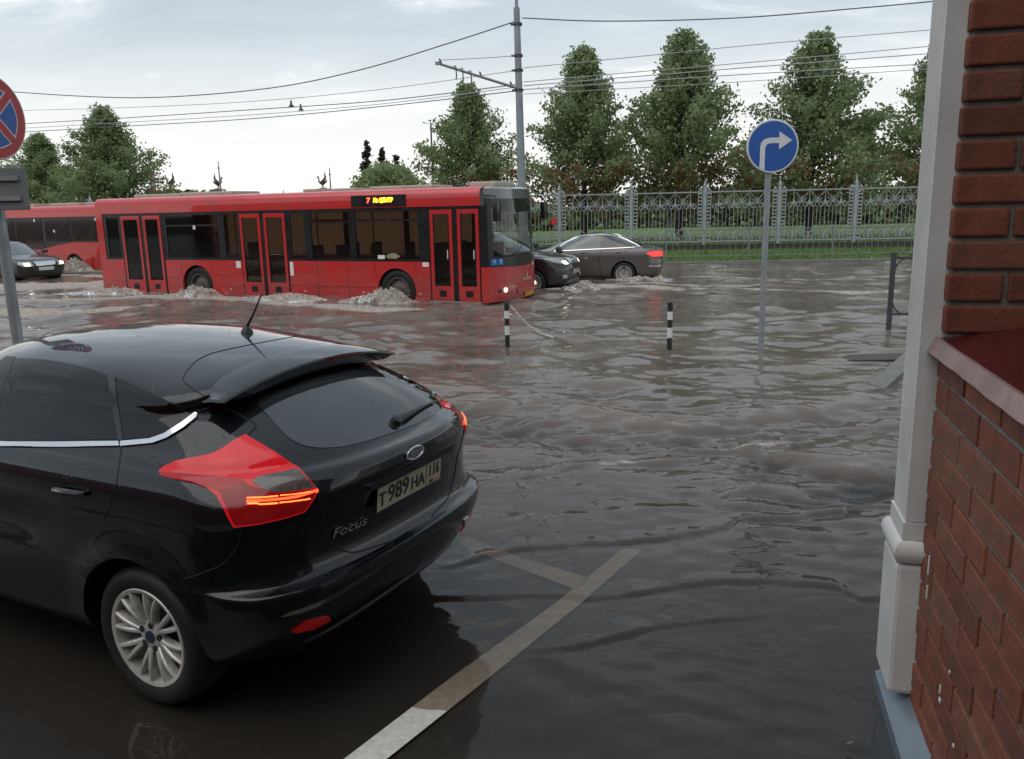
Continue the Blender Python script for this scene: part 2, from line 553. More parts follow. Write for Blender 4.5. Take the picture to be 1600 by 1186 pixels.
def wheel(parent, x, y, z, rt, rr, width, side, spokes='twin', n=8, rim_mat=None):
    """side +1: outer face towards +y"""
    wo_ = link('wheel', None, parent, (x, y, z))
    wo_.rotation_euler = (0, 0, 0 if side > 0 else math.pi)
    w2 = width / 2
    t = MB()
    t.lathe([(rr * 0.96, -w2), (rt * 0.90, -w2 * 1.02), (rt * 0.97, -w2 * 0.85), (rt, -w2 * 0.5), (rt, w2 * 0.5), (rt * 0.975, w2 * 0.84), (rt * 0.91, w2 * 1.0), ((rr + rt) / 2, w2 * 1.08), (rr * 1.03, w2 * 0.98), (rr * 0.98, w2 * 0.9)], axis=(0, 1, 0), seg=48, cap=False)
    t.obj('tyre', RUBBER, wo_, smooth=True)
    rm = rim_mat or ALLOY
    m = MB()
    m.lathe([(rr * 0.97, w2 * 0.82), (rr * 1.02, w2 * 0.96), (rr * 1.0, w2 * 1.0), (rr * 0.93, w2 * 0.95), (rr * 0.90, w2 * 0.6), (rr * 0.86, -w2 * 0.5)], axis=(0, 1, 0), seg=48, cap=False)
    if spokes == 'twin':
        for i in range(n):
            a0 = 2 * math.pi * i / n + 0.2
            for sg in (-1, 1):
                pts = []
                for k in range(6):
                    u = k / 5
                    rad = rr * (0.22 + 0.73 * u)
                    a = a0 + sg * (0.055 + 0.115 * u ** 1.5 / max(u, 0.3))
                    yy = w2 * (0.70 + 0.16 * math.sin(math.pi * u * 0.8) + 0.10 * u)
                    pts.append((math.cos(a) * rad, yy, math.sin(a) * rad))
                for k in range(5):
                    p, q = Vector(pts[k]), Vector(pts[k + 1])
                    d = (q - p).normalized(); s_ = d.cross(Vector((0, 1, 0))).normalized()
                    wd0 = rr * (0.055 - 0.014 * k / 5); wd1 = rr * (0.055 - 0.014 * (k + 1) / 5)
                    dn = Vector((0, -0.03, 0)); up = Vector((0, 0.006, 0))
                    m.add([p + s_ * wd0, p + s_ * wd0 * 0.5 + up, p - s_ * wd0 * 0.5 + up, p - s_ * wd0, p - s_ * wd0 + dn, p + s_ * wd0 + dn,
                           q + s_ * wd1, q + s_ * wd1 * 0.5 + up, q - s_ * wd1 * 0.5 + up, q - s_ * wd1, q - s_ * wd1 + dn, q + s_ * wd1 + dn],
                          [(i2, (i2 + 1) % 6, (i2 + 1) % 6 + 6, i2 + 6) for i2 in range(6)])
        m.lathe([(rr * 0.34, w2 * 0.52), (rr * 0.33, w2 * 0.70), (rr * 0.25, w2 * 0.79), (rr * 0.0, w2 * 0.80)], axis=(0, 1, 0), seg=32)
    else:                                                   # plain pressed disc
        m.lathe([(rr * 0.92, w2 * 0.3), (rr * 0.75, w2 * 0.35), (rr * 0.5, w2 * 0.62), (rr * 0.3, w2 * 0.62), (rr * 0.26, w2 * 0.9), (0, w2 * 0.92)], axis=(0, 1, 0), seg=32)
    rim = m.obj('rim', rm, wo_, smooth=True)
    if spokes == 'twin':
        d = MB(); d.lathe([(0.06, -0.01), (rr * 0.72, -0.01), (rr * 0.72, 0.015), (0.06, 0.015)], axis=(0, 1, 0), seg=32)
        d.obj('brake_disc', STEEL_DARK, wo_, smooth=True)
        b = MB(); b.lathe([(rr * 0.125, w2 * 0.78), (rr * 0.12, w2 * 0.86), (0, w2 * 0.87)], axis=(0, 1, 0), seg=24)
        b.obj('centre_cap', mat('cap_blue', (0.02, 0.03, 0.07), 0.3), wo_, smooth=True)
        for i in range(5):
            a = 2 * math.pi * i / 5 + 0.5
            l = MB(); l.lathe([(0.014, w2 * 0.74), (0.014, w2 * 0.84), (0.008, w2 * 0.85), (0, w2 * 0.85)], (math.cos(a) * rr * 0.245, 0, math.sin(a) * rr * 0.245), (0, 1, 0), 10)
            l.obj('lug_nut', STEEL_DARK, wo_, smooth=True)
    return wo_

# ================================================================== SETTING
rng = np.random.default_rng(7)
random.seed(7)
def vnoise(x, y, seed=0):
    xi = np.floor(x).astype(np.int64); yi = np.floor(y).astype(np.int64)
    fx = x - xi; fy = y - yi
    fx = fx * fx * (3 - 2 * fx); fy = fy * fy * (3 - 2 * fy)
    def h(a, b):
        n = (a * 374761393 + b * 668265263 + seed * 974634777) & 0x7fffffff
        n = ((n ^ (n >> 13)) * 1274126177) & 0x7fffffff
        return ((n ^ (n >> 16)) & 0xffff) / 65535.0
    a, b, c, d = h(xi, yi), h(xi + 1, yi), h(xi, yi + 1), h(xi + 1, yi + 1)
    return (a * (1 - fx) + b * fx) * (1 - fy) + (c * (1 - fx) + d * fx) * fy
def fbm(x, y, o=4, seed=0):
    s = 0; a = 0.5
    for k in range(o):
        s = s + a * vnoise(x * 2**k, y * 2**k, seed + k); a *= 0.5
    return s / (1 - 0.5**o)
def sstep(a, b, x):
    t = np.clip((x - a) / (b - a), 0, 1); return t * t * (3 - 2 * t)
def zroad(x, y):
    y = np.asarray(y, float)
    return np.where(y < 2.85, -0.005, np.maximum(-0.005 - 0.027 * (y - 2.85), -0.26))
def np_mesh(name, X, Y, Z, m, attrs=None, smooth=True):
    nu, nv = X.shape
    me = bpy.data.meshes.new(name)
    co = np.stack([X, Y, Z], -1).reshape(-1, 3).astype(np.float32)
    idx = np.arange(nu * nv).reshape(nu, nv)
    q = np.stack([idx[:-1, :-1], idx[:-1, 1:], idx[1:, 1:], idx[1:, :-1]], -1).reshape(-1, 4)
    me.vertices.add(len(co)); me.vertices.foreach_set('co', co.ravel())
    me.loops.add(q.size); me.loops.foreach_set('vertex_index', q.ravel().astype(np.int32))
    me.polygons.add(len(q)); me.polygons.foreach_set('loop_start', np.arange(0, q.size, 4, dtype=np.int32))
    me.polygons.foreach_set('loop_total', np.full(len(q), 4, np.int32))
    me.update(); me.validate()
    if smooth: me.polygons.foreach_set('use_smooth', np.ones(len(q), bool))
    me.materials.append(m)
    for k, a in (attrs or {}).items():
        at = me.attributes.new(k, 'FLOAT', 'POINT'); at.data.foreach_set('value', a.ravel().astype(np.float32))
    return me
FAR_S = -0.1155
def fence_y(x): return 34.25 + FAR_S * x
def curb_y(x): return 29.9 - 0.075 * x

# ---- ground to the horizon
soil = mat('soil', (0.05, 0.045, 0.035), 0.9, noise=(0.3, 0.4))
g = MB(); g.box((0, 100, -0.45), (1600, 1600, 0.1)); tag(g.obj('ground', soil), kind='structure')

# ---- road bed, wet asphalt
m = mat('wet_asphalt', (0.052, 0.054, 0.057), 0.28, noise=(1.1, 0.4), bump=(160, 0.25, 0.004), rvar=0.1)
ys = np.concatenate([np.linspace(-14, 2.5, 18), np.linspace(2.6, 12, 60), np.linspace(12.5, 31, 20)])
xs = np.linspace(-70, 70, 90)
Y, X = np.meshgrid(ys, xs, indexing='ij')
Z = zroad(X, Y) + 0.004 * (fbm(X * 1.3, Y * 1.3, 3, 5) - 0.5)
Y = np.where(Y > 28, np.minimum(Y, curb_y(X) + 0.05), Y)
tag(link('road', np_mesh('road', X, Y, Z, m)), kind='structure')

# ---- painted parking lines, worn
t_ = mat('road_paint', (0.62, 0.60, 0.55), 0.5, noise=(26, 0.35), rvar=0.15)
def ground_strip(pl, pr):
    mb = MB(); vs = []
    for a, b in zip(pl, pr):
        for p in (a, b):
            q = onz(p[0], p[1], 0.0)
            for _ in range(3): q = onz(p[0], p[1], float(zroad(q.x, q.y)) + 0.013)
            vs.append(q)
    mb.add(vs, [(2 * i, 2 * i + 1, 2 * i + 3, 2 * i + 2) for i in range(len(pl) - 1)])
    return mb
def dens(pts, n=24):
    P = np.array(pts, float); s = np.concatenate([[0], np.cumsum(np.hypot(*np.diff(P, axis=0).T))]); t = np.linspace(0, s[-1], n)
    return list(zip(np.interp(t, s, P[:, 0]), np.interp(t, s, P[:, 1])))
o = ground_strip(dens([(505, 1210), (537, 1186), (700, 1062), (868, 942), (972, 858)]), dens([(572, 1210), (604, 1186), (760, 1062), (908, 942), (1004, 858)])).obj('lane_line', t_)
tag(o, kind='structure')
o = ground_strip(dens([(730, 838), (800, 866), (922, 904)]), dens([(718, 850), (790, 880), (900, 921)])).obj('lane_line', t_)
tag(o, kind='structure')

# ---- flood water
def poly_field(X, Y, pts, width, ends=0.25):
    """signed distance across a crest given as pixels on the water, with faded ends"""
    P = sorted([(onz(a, b).x, onz(a, b).y) for a, b in spline(pts, 5)])
    px = np.array([p[0] for p in P]); py = np.array([p[1] for p in P])
    d = Y - np.interp(X, px, py)
    f = sstep(px[0] - ends, px[0] + ends, X) * (1 - sstep(px[-1] - ends, px[-1] + ends, X))
    return d, f
CRESTS = [([(750, 755), (855, 740), (920, 727), (1020, 725), (1060, 722)], 0.020, 0.07), ([(1030, 702), (1140, 706), (1215, 692), (1280, 677), (1365, 667), (1410, 662)], 0.036, 0.085),
          ([(700, 886), (755, 870), (830, 856), (890, 852), (1040, 840), (1115, 827), (1150, 810)], 0.020, 0.050), ([(1150, 806), (1240, 810), (1315, 792), (1325, 786), (1410, 790)], 0.026, 0.050),
          ([(690, 935), (771, 933), (870, 929), (952, 932), (1090, 913), (1200, 912), (1310, 918), (1332, 935), (1390, 932)], 0.016, 0.040), ([(880, 1016), (980, 992), (1068, 973), (1167, 962)], 0.012, 0.04),
          ([(860, 590), (960, 584), (1080, 580), (1190, 582)], 0.040, 0.10), ([(740, 640), (850, 630), (980, 634), (1100, 622)], 0.025, 0.10), ([(1080, 640), (1200, 628), (1330, 634), (1420, 622)], 0.03, 0.10)]
FOAM = [  # px polyline, half width in metres, strength
    ([(-60, 450), (60, 450), (150, 446), (200, 455)], 1.3, 1.0), ([(-60, 490), (60, 490), (150, 486), (240, 478)], 0.7, 0.75), ([(-40, 470), (100, 470), (220, 465), (300, 466), (345, 466), (420, 472), (500, 478), (580, 484), (655, 484)], 0.42, 1.0),
    ([(70, 432), (120, 430), (165, 433)], 0.35, 1.0), ([(860, 452), (940, 449), (1000, 448), (1070, 451)], 0.30, 0.95), ([(930, 444), (1000, 443), (1080, 447), (1200, 445)], 0.25, 0.55),
    ([(1000, 455), (1150, 452), (1300, 457), (1430, 455)], 0.35, 0.5), ([(960, 435), (1100, 433), (1250, 437), (1430, 432)], 0.35, 0.45), ([(960, 586), (1020, 584), (1080, 582)], 0.06, 0.4), ([(1130, 706), (1180, 700), (1240, 690)], 0.035, 0.7),
    ([(920, 728), (1000, 724)], 0.03, 0.5), ([(835, 470), (900, 466), (1000, 468)], 0.3, 0.35)]
def water_mesh():
    nr_, na = 620, 820
    Yr = 1.6 * (62 / 1.6) ** np.linspace(0, 1, nr_)
    an = np.linspace(R(-62), R(58), na)
    Rr, A = np.meshgrid(Yr, an, indexing='ij')
    X = Rr * np.sin(A); Y = Rr * np.cos(A)
    r2 = np.random.default_rng(11)
    Z = np.zeros_like(X)
    chop = np.zeros_like(X)
    wx = X + 0.5 * fbm(X * 0.5, Y * 0.5, 3, 21); wy = Y + 0.6 * fbm(X * 0.5 + 9, Y * 0.5, 3, 22)
    for i in range(46):
        lam = 0.16 * (2.2 / 0.16) ** r2.random()
        th = R(90) + r2.normal(0, 0.55)
        k = 2 * math.pi / lam
        ok = sstep(2.2, 4.5, lam / (Rr * 0.0064 + 0.004))          # only what the mesh can carry
        ph = k * (wx * math.cos(th) + wy * math.sin(th)) + r2.random() * 7
        chop += ok * 0.0042 * lam ** 0.75 * np.sin(ph + 0.5 * np.sin(ph))
    patch = 0.35 + 1.1 * sstep(0.35, 0.7, fbm(X * 0.35, Y * 0.5, 3, 31))
    mid = 0.10 + 0.9 * sstep(4.6, 7.6, Y + 0.25 * X) * 1.0
    Z += chop * patch * mid * (1.1 + 0.6 * sstep(6.2, 7.6, Y) * (1 - sstep(12, 16, Y)))
    # broken criss-cross reflections on the right near the pillar
    for k, (lx, ly, th) in enumerate(((0.35, 0, R(60)), (0.28, 0, R(128)), (0.22, 0, R(75)))):
        ph = 2 * math.pi / lx * (wx * math.cos(th) + wy * math.sin(th)) + k
        Z += 0.0028 * np.sin(ph) * sstep(4.0, 4.9, Y) * (1 - sstep(7, 9, Y)) * sstep(0.9, 2.0, X)
    for pts, amp, wd in CRESTS:
        d, f = poly_field(X, Y, pts, wd)
        d = d + 0.07 * (fbm(X * 3, Y * 3, 3, 41) - 0.5) + 0.03 * (fbm(X * 11, Y * 11, 2, 42) - 0.5)
        brk = sstep(0.30, 0.62, fbm(X * 5.5, Y * 5.5, 3, 47))
        amp2 = amp * 0.66 * (0.35 + 0.65 * brk) * (0.35 + 1.3 * fbm(X * 2.3, Y * 0.6, 2, 43))
        Z += f * amp2 * np.where(d < 0, np.exp(-(d / (wd * 0.36)) ** 2), np.exp(-(d / (wd * 2.2)) ** 2))
        Z -= f * amp2 * 0.35 * np.exp(-((d + wd * 1.1) / (wd * 0.9)) ** 2)
    foam = np.zeros_like(X)
    n1 = fbm(X * 3.2, Y * 2.2, 5, 51); n2 = fbm(X * 9, Y * 6, 3, 52)
    for pts, wd, st in FOAM:
        d, f = poly_field(X, Y, pts, wd, ends=min(0.8, wd * 2))
        zone = np.exp(-(d / wd) ** 2) * f * st
        foam = np.maximum(foam, sstep(0.22, 0.52, zone * (0.30 + 1.2 * n1)))
        Z += zone * (0.02 + 0.10 * wd * n1 * (0.4 + n2)) * min(1, wd * 3)
    foam = np.maximum(foam, 0.28 * sstep(0.66, 0.80, n1) * sstep(9, 20, Y))
    depth = np.clip(Z - zroad(X, Y), 0, 1)
    murk = 1 - np.exp(-depth / 0.075)
    Z = np.where(Y > curb_y(X) + 0.3, -0.02, Z)
    murk = np.where(Z - zroad(X, Y) < 0, 0, murk)
    return np_mesh('water', X, Y, Z, WATER, {'murk': murk, 'foam': foam})
def water_mat():
    m = bpy.data.materials.new('flood_water'); m.use_nodes = True
    t = m.node_tree; t.nodes.clear()
    o = N(t, 'ShaderNodeOutputMaterial')
    mk = N(t, 'ShaderNodeAttribute', attribute_name='murk'); fo = N(t, 'ShaderNodeAttribute', attribute_name='foam')
    c = N(t, 'ShaderNodeTexCoord')
    n1 = N(t, 'ShaderNodeTexNoise', inp={'Scale': 5.0, 'Detail': 3.0, 'Roughness': 0.55, 'Distortion': 0.7})
    mp_ = N(t, 'ShaderNodeMapping', inp={3: (0.75, 1.0, 1.0)})
    t.links.new(c.outputs['Object'], mp_.inputs[0]); t.links.new(mp_.outputs[0], n1.inputs['Vector'])
    n2 = N(t, 'ShaderNodeTexNoise', inp={'Scale': 0.7, 'Detail': 4.0})
    t.links.new(c.outputs['Object'], n2.inputs['Vector'])
    st = N(t, 'ShaderNodeMapRange', inp={1: 0.38, 2: 0.62, 3: 0.10, 4: 0.50})
    t.links.new(n2.outputs['Fac'], st.inputs[0])
    sm = N(t, 'ShaderNodeMath', operation='MULTIPLY')
    mkm = N(t, 'ShaderNodeMath', operation='MAXIMUM', inp={1: 0.3}); t.links.new(mk.outputs['Fac'], mkm.inputs[0])
    t.links.new(st.outputs[0], sm.inputs[0]); t.links.new(mkm.outputs[0], sm.inputs[1])
    bp = N(t, 'ShaderNodeBump', inp={'Distance': 0.035})
    t.links.new(sm.outputs[0], bp.inputs['Strength']); t.links.new(n1.outputs['Fac'], bp.inputs['Height'])
    mud = N(t, 'ShaderNodeValToRGB')
    mud.color_ramp.elements[0].position = 0.35; mud.color_ramp.elements[0].color = (0.080, 0.067, 0.057, 1)
    mud.color_ramp.elements[1].position = 0.7; mud.color_ramp.elements[1].color = (0.121, 0.101, 0.086, 1)
    t.links.new(n2.outputs['Fac'], mud.inputs[0])
    sc_ = N(t, 'ShaderNodeMapRange', inp={1: 0.35, 2: 1.0, 3: 0.45, 4: 1.8}); t.links.new(mk.outputs['Fac'], sc_.inputs[0])     # more silt where it is deep
    sv = N(t, 'ShaderNodeVectorMath', operation='SCALE'); t.links.new(mud.outputs[0], sv.inputs[0]); t.links.new(sc_.outputs[0], sv.inputs[3])
    df = N(t, 'ShaderNodeBsdfDiffuse'); t.links.new(sv.outputs[0], df.inputs[0])
    tr = N(t, 'ShaderNodeBsdfTransparent', inp={0: (0.92, 0.84, 0.75, 1)})
    a = N(t, 'ShaderNodeMixShader'); t.links.new(mk.outputs['Fac'], a.inputs[0]); t.links.new(tr.outputs[0], a.inputs[1]); t.links.new(df.outputs[0], a.inputs[2])
    gl = N(t, 'ShaderNodeBsdfGlossy', inp={1: 0.03}); t.links.new(bp.outputs[0], gl.inputs['Normal'])
    fr = N(t, 'ShaderNodeFresnel', inp={0: 1.33}); t.links.new(bp.outputs[0], fr.inputs['Normal'])
    b = N(t, 'ShaderNodeMixShader'); t.links.new(fr.outputs[0], b.inputs[0]); t.links.new(a.outputs[0], b.inputs[1]); t.links.new(gl.outputs[0], b.inputs[2])
    n3 = N(t, 'ShaderNodeTexNoise', inp={'Scale': 16.0, 'Detail': 5.0, 'Roughness': 0.7})
    t.links.new(c.outputs['Object'], n3.inputs['Vector'])
    fm = N(t, 'ShaderNodeValToRGB')
    fm.color_ramp.elements[0].position = 0.35; fm.color_ramp.elements[0].color = (0.26, 0.21, 0.17, 1)
    fm.color_ramp.elements[1].position = 0.65; fm.color_ramp.elements[1].color = (0.58, 0.53, 0.48, 1)
    t.links.new(n3.outputs['Fac'], fm.inputs[0])
    b3 = N(t, 'ShaderNodeBump', inp={'Strength': 0.8, 'Distance': 0.06}); t.links.new(n3.outputs['Fac'], b3.inputs['Height'])
    fd = N(t, 'ShaderNodeBsdfDiffuse'); t.links.new(fm.outputs[0], fd.inputs[0]); t.links.new(b3.outputs[0], fd.inputs['Normal'])
    z = N(t, 'ShaderNodeMixShader'); t.links.new(fo.outputs['Fac'], z.inputs[0]); t.links.new(b.outputs[0], z.inputs[1]); t.links.new(fd.outputs[0], z.inputs[2])
    t.links.new(z.outputs[0], o.inputs[0])
    return m
WATER = water_mat()
tag(link('water', water_mesh()), kind='structure')

# ---- splashes thrown up by wheels
def foam_mat():
    m = mat('muddy_foam', (0.66, 0.59, 0.52), 0.6, noise=(7, 0.5, (0.36, 0.29, 0.23)), bump=(38, 0.7, 0.025))
    return m
def splash(label, c, ang, length, width, height, seed, n=70):
    """broken crest of muddy water and foam with flying drops; local x runs along the wheel's path"""
    r3 = np.random.default_rng(seed)
    nu, nv = 150, 46
    u = np.linspace(-1, 1, nu); v = np.linspace(-1, 1, nv)
    U, V = np.meshgrid(u, v, indexing='ij')
    X = U * length / 2; Yl = V * width / 2
    env = np.exp(-((U - 0.30) / 0.40) ** 2) + 0.45 * np.exp(-((U + 0.30) / 0.55) ** 2)
    env *= np.clip(1 - V**2, 0, 1) ** 0.5 * np.clip(1 - U**6, 0, 1)
    r1 = 1 - abs(2 * fbm(X * 2.6 + seed, Yl * 3.2, 3, seed) - 1)
    r2_ = 1 - abs(2 * fbm(X * 7.5, Yl * 9 + seed, 3, seed + 5) - 1)
    jag = vnoise(X * 17, Yl * 15, seed + 9)
    Zz = height * env * (0.10 + 0.75 * r1 ** 2.2 + 0.42 * r2_ ** 2 * r1 + 0.35 * np.clip(jag - 0.62, 0, 1) * r1) - 0.035
    lean = 0.5 * np.clip(Zz, 0, 1)
    Xd = X + 0.05 * (vnoise(X * 9, Yl * 9, seed + 2) - 0.5) - 0.3 * lean * (r1 - 0.5)
    Yd = Yl * (1 + 0.12 * (vnoise(X * 4, Yl * 2, seed + 4) - 0.5)) - 0.6 * lean + 0.04 * (vnoise(X * 11, Yl * 11, seed + 3) - 0.5)
    foam = np.clip(0.25 + 1.3 * (fbm(X * 6, Yl * 9, 4, seed + 7) - 0.42) * 2.2 + 1.2 * Zz / max(height, 0.05), 0, 1)
    me = np_mesh('splash', Xd, Yd, Zz, WATER, {'murk': np.ones_like(Zz), 'foam': foam})
    mb = MB()
    for k in range(n):
        px = length * (0.15 + 0.20 * r3.normal()); py_ = -0.1 * height + width * 0.3 * r3.normal(); pz = abs(r3.normal()) * height * 0.5 + height * 0.15
        rr_ = 0.004 + 0.010 * r3.random() ** 2
        mb.lathe([(0, -rr_), (rr_ * 0.8, -rr_ * 0.4), (rr_ * 0.8, rr_ * 0.5), (0, rr_ * 1.3)], (px, py_, pz), (r3.normal(), r3.normal(), 1), 5)
    t = thing('splash', label, 'splash', c, ang); t['kind'] = 'stuff'
    o = link('foam_crest', me, t); o['kind'] = 'stuff'
    d = mb.obj('droplets', foam_mat(), t, smooth='all', fix=False); d['kind'] = 'stuff'
    return t

# ---- far kerb, verge, park
kerb = mat('kerb_stone', (0.20, 0.19, 0.18), 0.6, noise=(2.0, 0.4), bump=(30, 0.3, 0.01))
grass_m = mat('grass', (0.150, 0.225, 0.060), 0.9, noise=(3.5, 0.0, (0.090, 0.150, 0.038)), bump=(22, 0.9, 0.05))
kb = MB()
for i in range(-36, 36):
    x0, x1 = i * 1.0 + 0.006, i * 1.0 + 0.994
    kb.add([(x0, curb_y(x0), -0.35), (x1, curb_y(x1), -0.35), (x1, curb_y(x1), 0.045), (x0, curb_y(x0), 0.045), (x0, curb_y(x0) + 0.16, -0.35), (x1, curb_y(x1) + 0.16, -0.35), (x1, curb_y(x1) + 0.16, 0.06), (x0, curb_y(x0) + 0.16, 0.06)],
           [(0, 1, 2, 3), (3, 2, 6, 7), (4, 7, 6, 5), (0, 3, 7, 4), (1, 5, 6, 2)])
tag(kb.obj('kerb', kerb), kind='structure')
xs = np.linspace(-90, 90, 120); v = np.linspace(0, 1, 14)
Xg, Vg = np.meshgrid(xs, v, indexing='ij')
y0 = curb_y(Xg) + 0.15; y1 = fence_y(Xg) - 0.2
tag(link('verge', np_mesh('verge', Xg, y0 + (y1 - y0) * Vg, 0.03 + 0.22 * Vg + 0.05 * (fbm(Xg * 1.5, Vg * 5, 3, 3) - 0.5), grass_m)), kind='structure')
Xg, Vg = np.meshgrid(np.linspace(-320, 320, 90), np.linspace(0, 1, 60) ** 2.2, indexing='ij')
tag(link('park_lawn', np_mesh('park_lawn', Xg, fence_y(np.clip(Xg, -90, 90)) + 0.15 + Vg * 420, 0.44 + 0.25 * sstep(0, 0.2, Vg) + 0.1 * (fbm(Xg * 0.2, Vg * 60, 3, 4) - 0.5), grass_m)), kind='structure')
# grass blades along the verge and just behind the fence
def blades(n, seed):
    r4 = np.random.default_rng(seed)
    x = r4.uniform(-4, 24, n); back = r4.random(n) < 0.45
    vv = r4.random(n)
    y = np.where(back, fence_y(x) + 0.2 + vv * 6, curb_y(x) + 0.18 + vv * (fence_y(x) - curb_y(x) - 0.5))
    z = np.where(back, 0.44, 0.03 + 0.22 * vv)
    h = r4.uniform(0.05, 0.14, n); a = r4.uniform(0, 6.28, n); wd = r4.uniform(0.012, 0.03, n)
    p0 = np.stack([x - np.cos(a) * wd, y - np.sin(a) * wd, z], -1); p1 = np.stack([x + np.cos(a) * wd, y + np.sin(a) * wd, z], -1)
    p2 = np.stack([x + r4.normal(0, 0.03, n), y + r4.normal(0, 0.03, n), z + h], -1)
    V = np.stack([p0, p1, p2], 1).reshape(-1, 3)
    me = bpy.data.meshes.new('grass'); me.from_pydata(V.tolist(), [], np.arange(3 * n).reshape(-1, 3).tolist()); me.materials.append(grass_m)
    return me
tag(link('grass', blades(26000, 5)), 'rough green grass on the verge and behind the ornate fence', 'grass', kind='stuff')

# ---- trees
def leaf_mat(name, c1, c2):
    m = bpy.data.materials.new(name); m.use_nodes = True
    t = m.node_tree; p = t.nodes['Principled BSDF']; p.inputs['Roughness'].default_value = 0.55
    c = N(t, 'ShaderNodeTexCoord'); n = N(t, 'ShaderNodeTexNoise', inp={'Scale': 1.9, 'Detail': 5.0, 'Roughness': 0.7})
    t.links.new(c.outputs['Object'], n.inputs['Vector'])
    r = N(t, 'ShaderNodeValToRGB'); r.color_ramp.elements[0].position = 0.36; r.color_ramp.elements[1].position = 0.66
    r.color_ramp.elements[0].color = (*c1, 1); r.color_ramp.elements[1].color = (*c2, 1)
    t.links.new(n.outputs['Fac'], r.inputs[0]); t.links.new(r.outputs[0], p.inputs['Base Color'])
    tl = N(t, 'ShaderNodeBsdfTranslucent'); t.links.new(r.outputs[0], tl.inputs[0])
    mx_ = N(t, 'ShaderNodeMixShader', inp={0: 0.5})
    t.links.new(p.outputs[0], mx_.inputs[1]); t.links.new(tl.outputs[0], mx_.inputs[2])
    t.links.new(mx_.outputs[0], t.nodes['Material Output'].inputs[0])
    return m
LEAF = leaf_mat('leaf_green', (0.180, 0.240, 0.115), (0.300, 0.365, 0.180))
LEAF2 = leaf_mat('leaf_light', (0.220, 0.290, 0.130), (0.330, 0.400, 0.195))
RUST = leaf_mat('leaf_rust', (0.19, 0.105, 0.055), (0.30, 0.150, 0.075))
NEEDLE = leaf_mat('needle_dark', (0.030, 0.036, 0.028), (0.05, 0.055, 0.04))
BARK = mat('bark', (0.06, 0.045, 0.035), 0.9, noise=(12, 0.5), bump=(30, 0.8, 0.02))
def leaves_mesh(name, P, size, mats, mi, seed, up=0.3):
    r5 = np.random.default_rng(seed); n = len(P)
    a = r5.normal(0, 1, (n, 3)); a /= np.linalg.norm(a, axis=1)[:, None]
    b = r5.normal(0, 1, (n, 3)); b[:, 2] -= up
    b -= a * (a * b).sum(1)[:, None]; b /= np.linalg.norm(b, axis=1)[:, None]
    s = size * r5.uniform(0.6, 1.3, n)[:, None]
    V = np.stack([P - b * s, P + a * s * 0.55, P + b * s, P - a * s * 0.55], 1).reshape(-1, 3)
    me = bpy.data.meshes.new(name)
    me.from_pydata(V.tolist(), [], np.arange(4 * n).reshape(-1, 4).tolist())
    for x in mats: me.materials.append(x)
    me.polygons.foreach_set('material_index', mi.astype(np.int32))
    return me
def linden(seed, H=8.3, Wd=3.25, n_br=140, per=225, rust=0.6):
    """pyramidal street tree, local origin at the foot"""
    r6 = np.random.default_rng(seed)
    tr = MB()
    tr.tube([(0, 0, 0), (0.03, 0.02, H * 0.25), (-0.03, 0.05, H * 0.6), (0.02, 0, H * 0.97)], [0.16, 0.13, 0.07, 0.012], 8)
    P = []; 
    for i in range(n_br):
        q = (i + 0.5) / n_br
        h = H * (0.14 + 0.84 * q ** 0.85)
        u = (h / H - 0.14) / 0.86
        ln = Wd * (0.45 + 1.0 * min(1, u / 0.14) * 0.60) * (1 - max(0, u - 0.14) / 0.86) ** 0.84 * r6.uniform(0.55, 1.25) + 0.13
        az = i * 2.39996 + r6.normal(0, 0.25); el = R(10 + 56 * u) + r6.normal(0, 0.12)
        d = np.array([math.cos(az) * math.cos(el), math.sin(az) * math.cos(el), math.sin(el)])
        p0 = np.array([0, 0, h - 0.25 * ln * math.sin(el)])
        if ln > 0.5: tr.tube([p0, p0 + d * ln * 0.5 + np.array([0, 0, 0.03]), p0 + d * ln * 0.95], [0.03 * (1 - u) + 0.012, 0.015, 0.006], 5)
        k = int(per * (0.35 + ln / Wd))
        tt = r6.random(k) ** 0.6
        spread = 0.07 + 0.20 * (1 - u) * np.sin(np.pi * np.clip(tt * 0.85 + 0.1, 0, 1))
        base = p0 + d * (ln * (0.15 + 0.9 * tt))[:, None]
        lump = np.repeat(r6.normal(0, 0.15, (k // 7 + 1, 3)), 7, axis=0)[:k]
        P.append(base + r6.normal(0, 1, (k, 3)) * spread[:, None] * np.array([1, 1, 0.7]) + lump)
    P = np.concatenate(P)
    u = P[:, 2] / H
    nz = fbm(P[:, 0] * 0.9 + seed, P[:, 1] * 0.9 + P[:, 2] * 0.8, 3, seed)
    mi = np.where(r6.random(len(P)) < 0.3, 1, 0)
    mi = np.where((u < 0.42) & (nz + 0.30 * (0.36 - u) / 0.36 > 0.46) & (r6.random(len(P)) < rust), 2, mi)
    return tr.mesh('trunk', BARK, True), leaves_mesh('crown', P, 0.092, [LEAF, LEAF2, RUST], mi, seed)
VAR = [linden(101), linden(102, 8.6, 3.1), linden(103, 8.0, 3.35, rust=0.5), linden(104, 7.0, 2.0, 90, 120, rust=0.2)]
def place_tree(name, x, y, z, var, s, rz, label, group='trees behind the park fence', sz=None):
    t = thing(name, label, 'tree', (x, y, z), rz, group); t.scale = (s, s, sz or s)
    link('trunk', VAR[var][0], t); link('crown', VAR[var][1], t)
    return t
place_tree('linden_tree', 3.55, 39.6, 0.5, 1, 0.98, 0.5, 'tall linden with rusty lower leaves just right of the grey lamp post')
place_tree('linden_tree', 8.0, 39.2, 0.5, 0, 1.07, 2.1, 'pointed linden with rusty lower leaves behind the taupe sedan, left of the blue arrow sign')
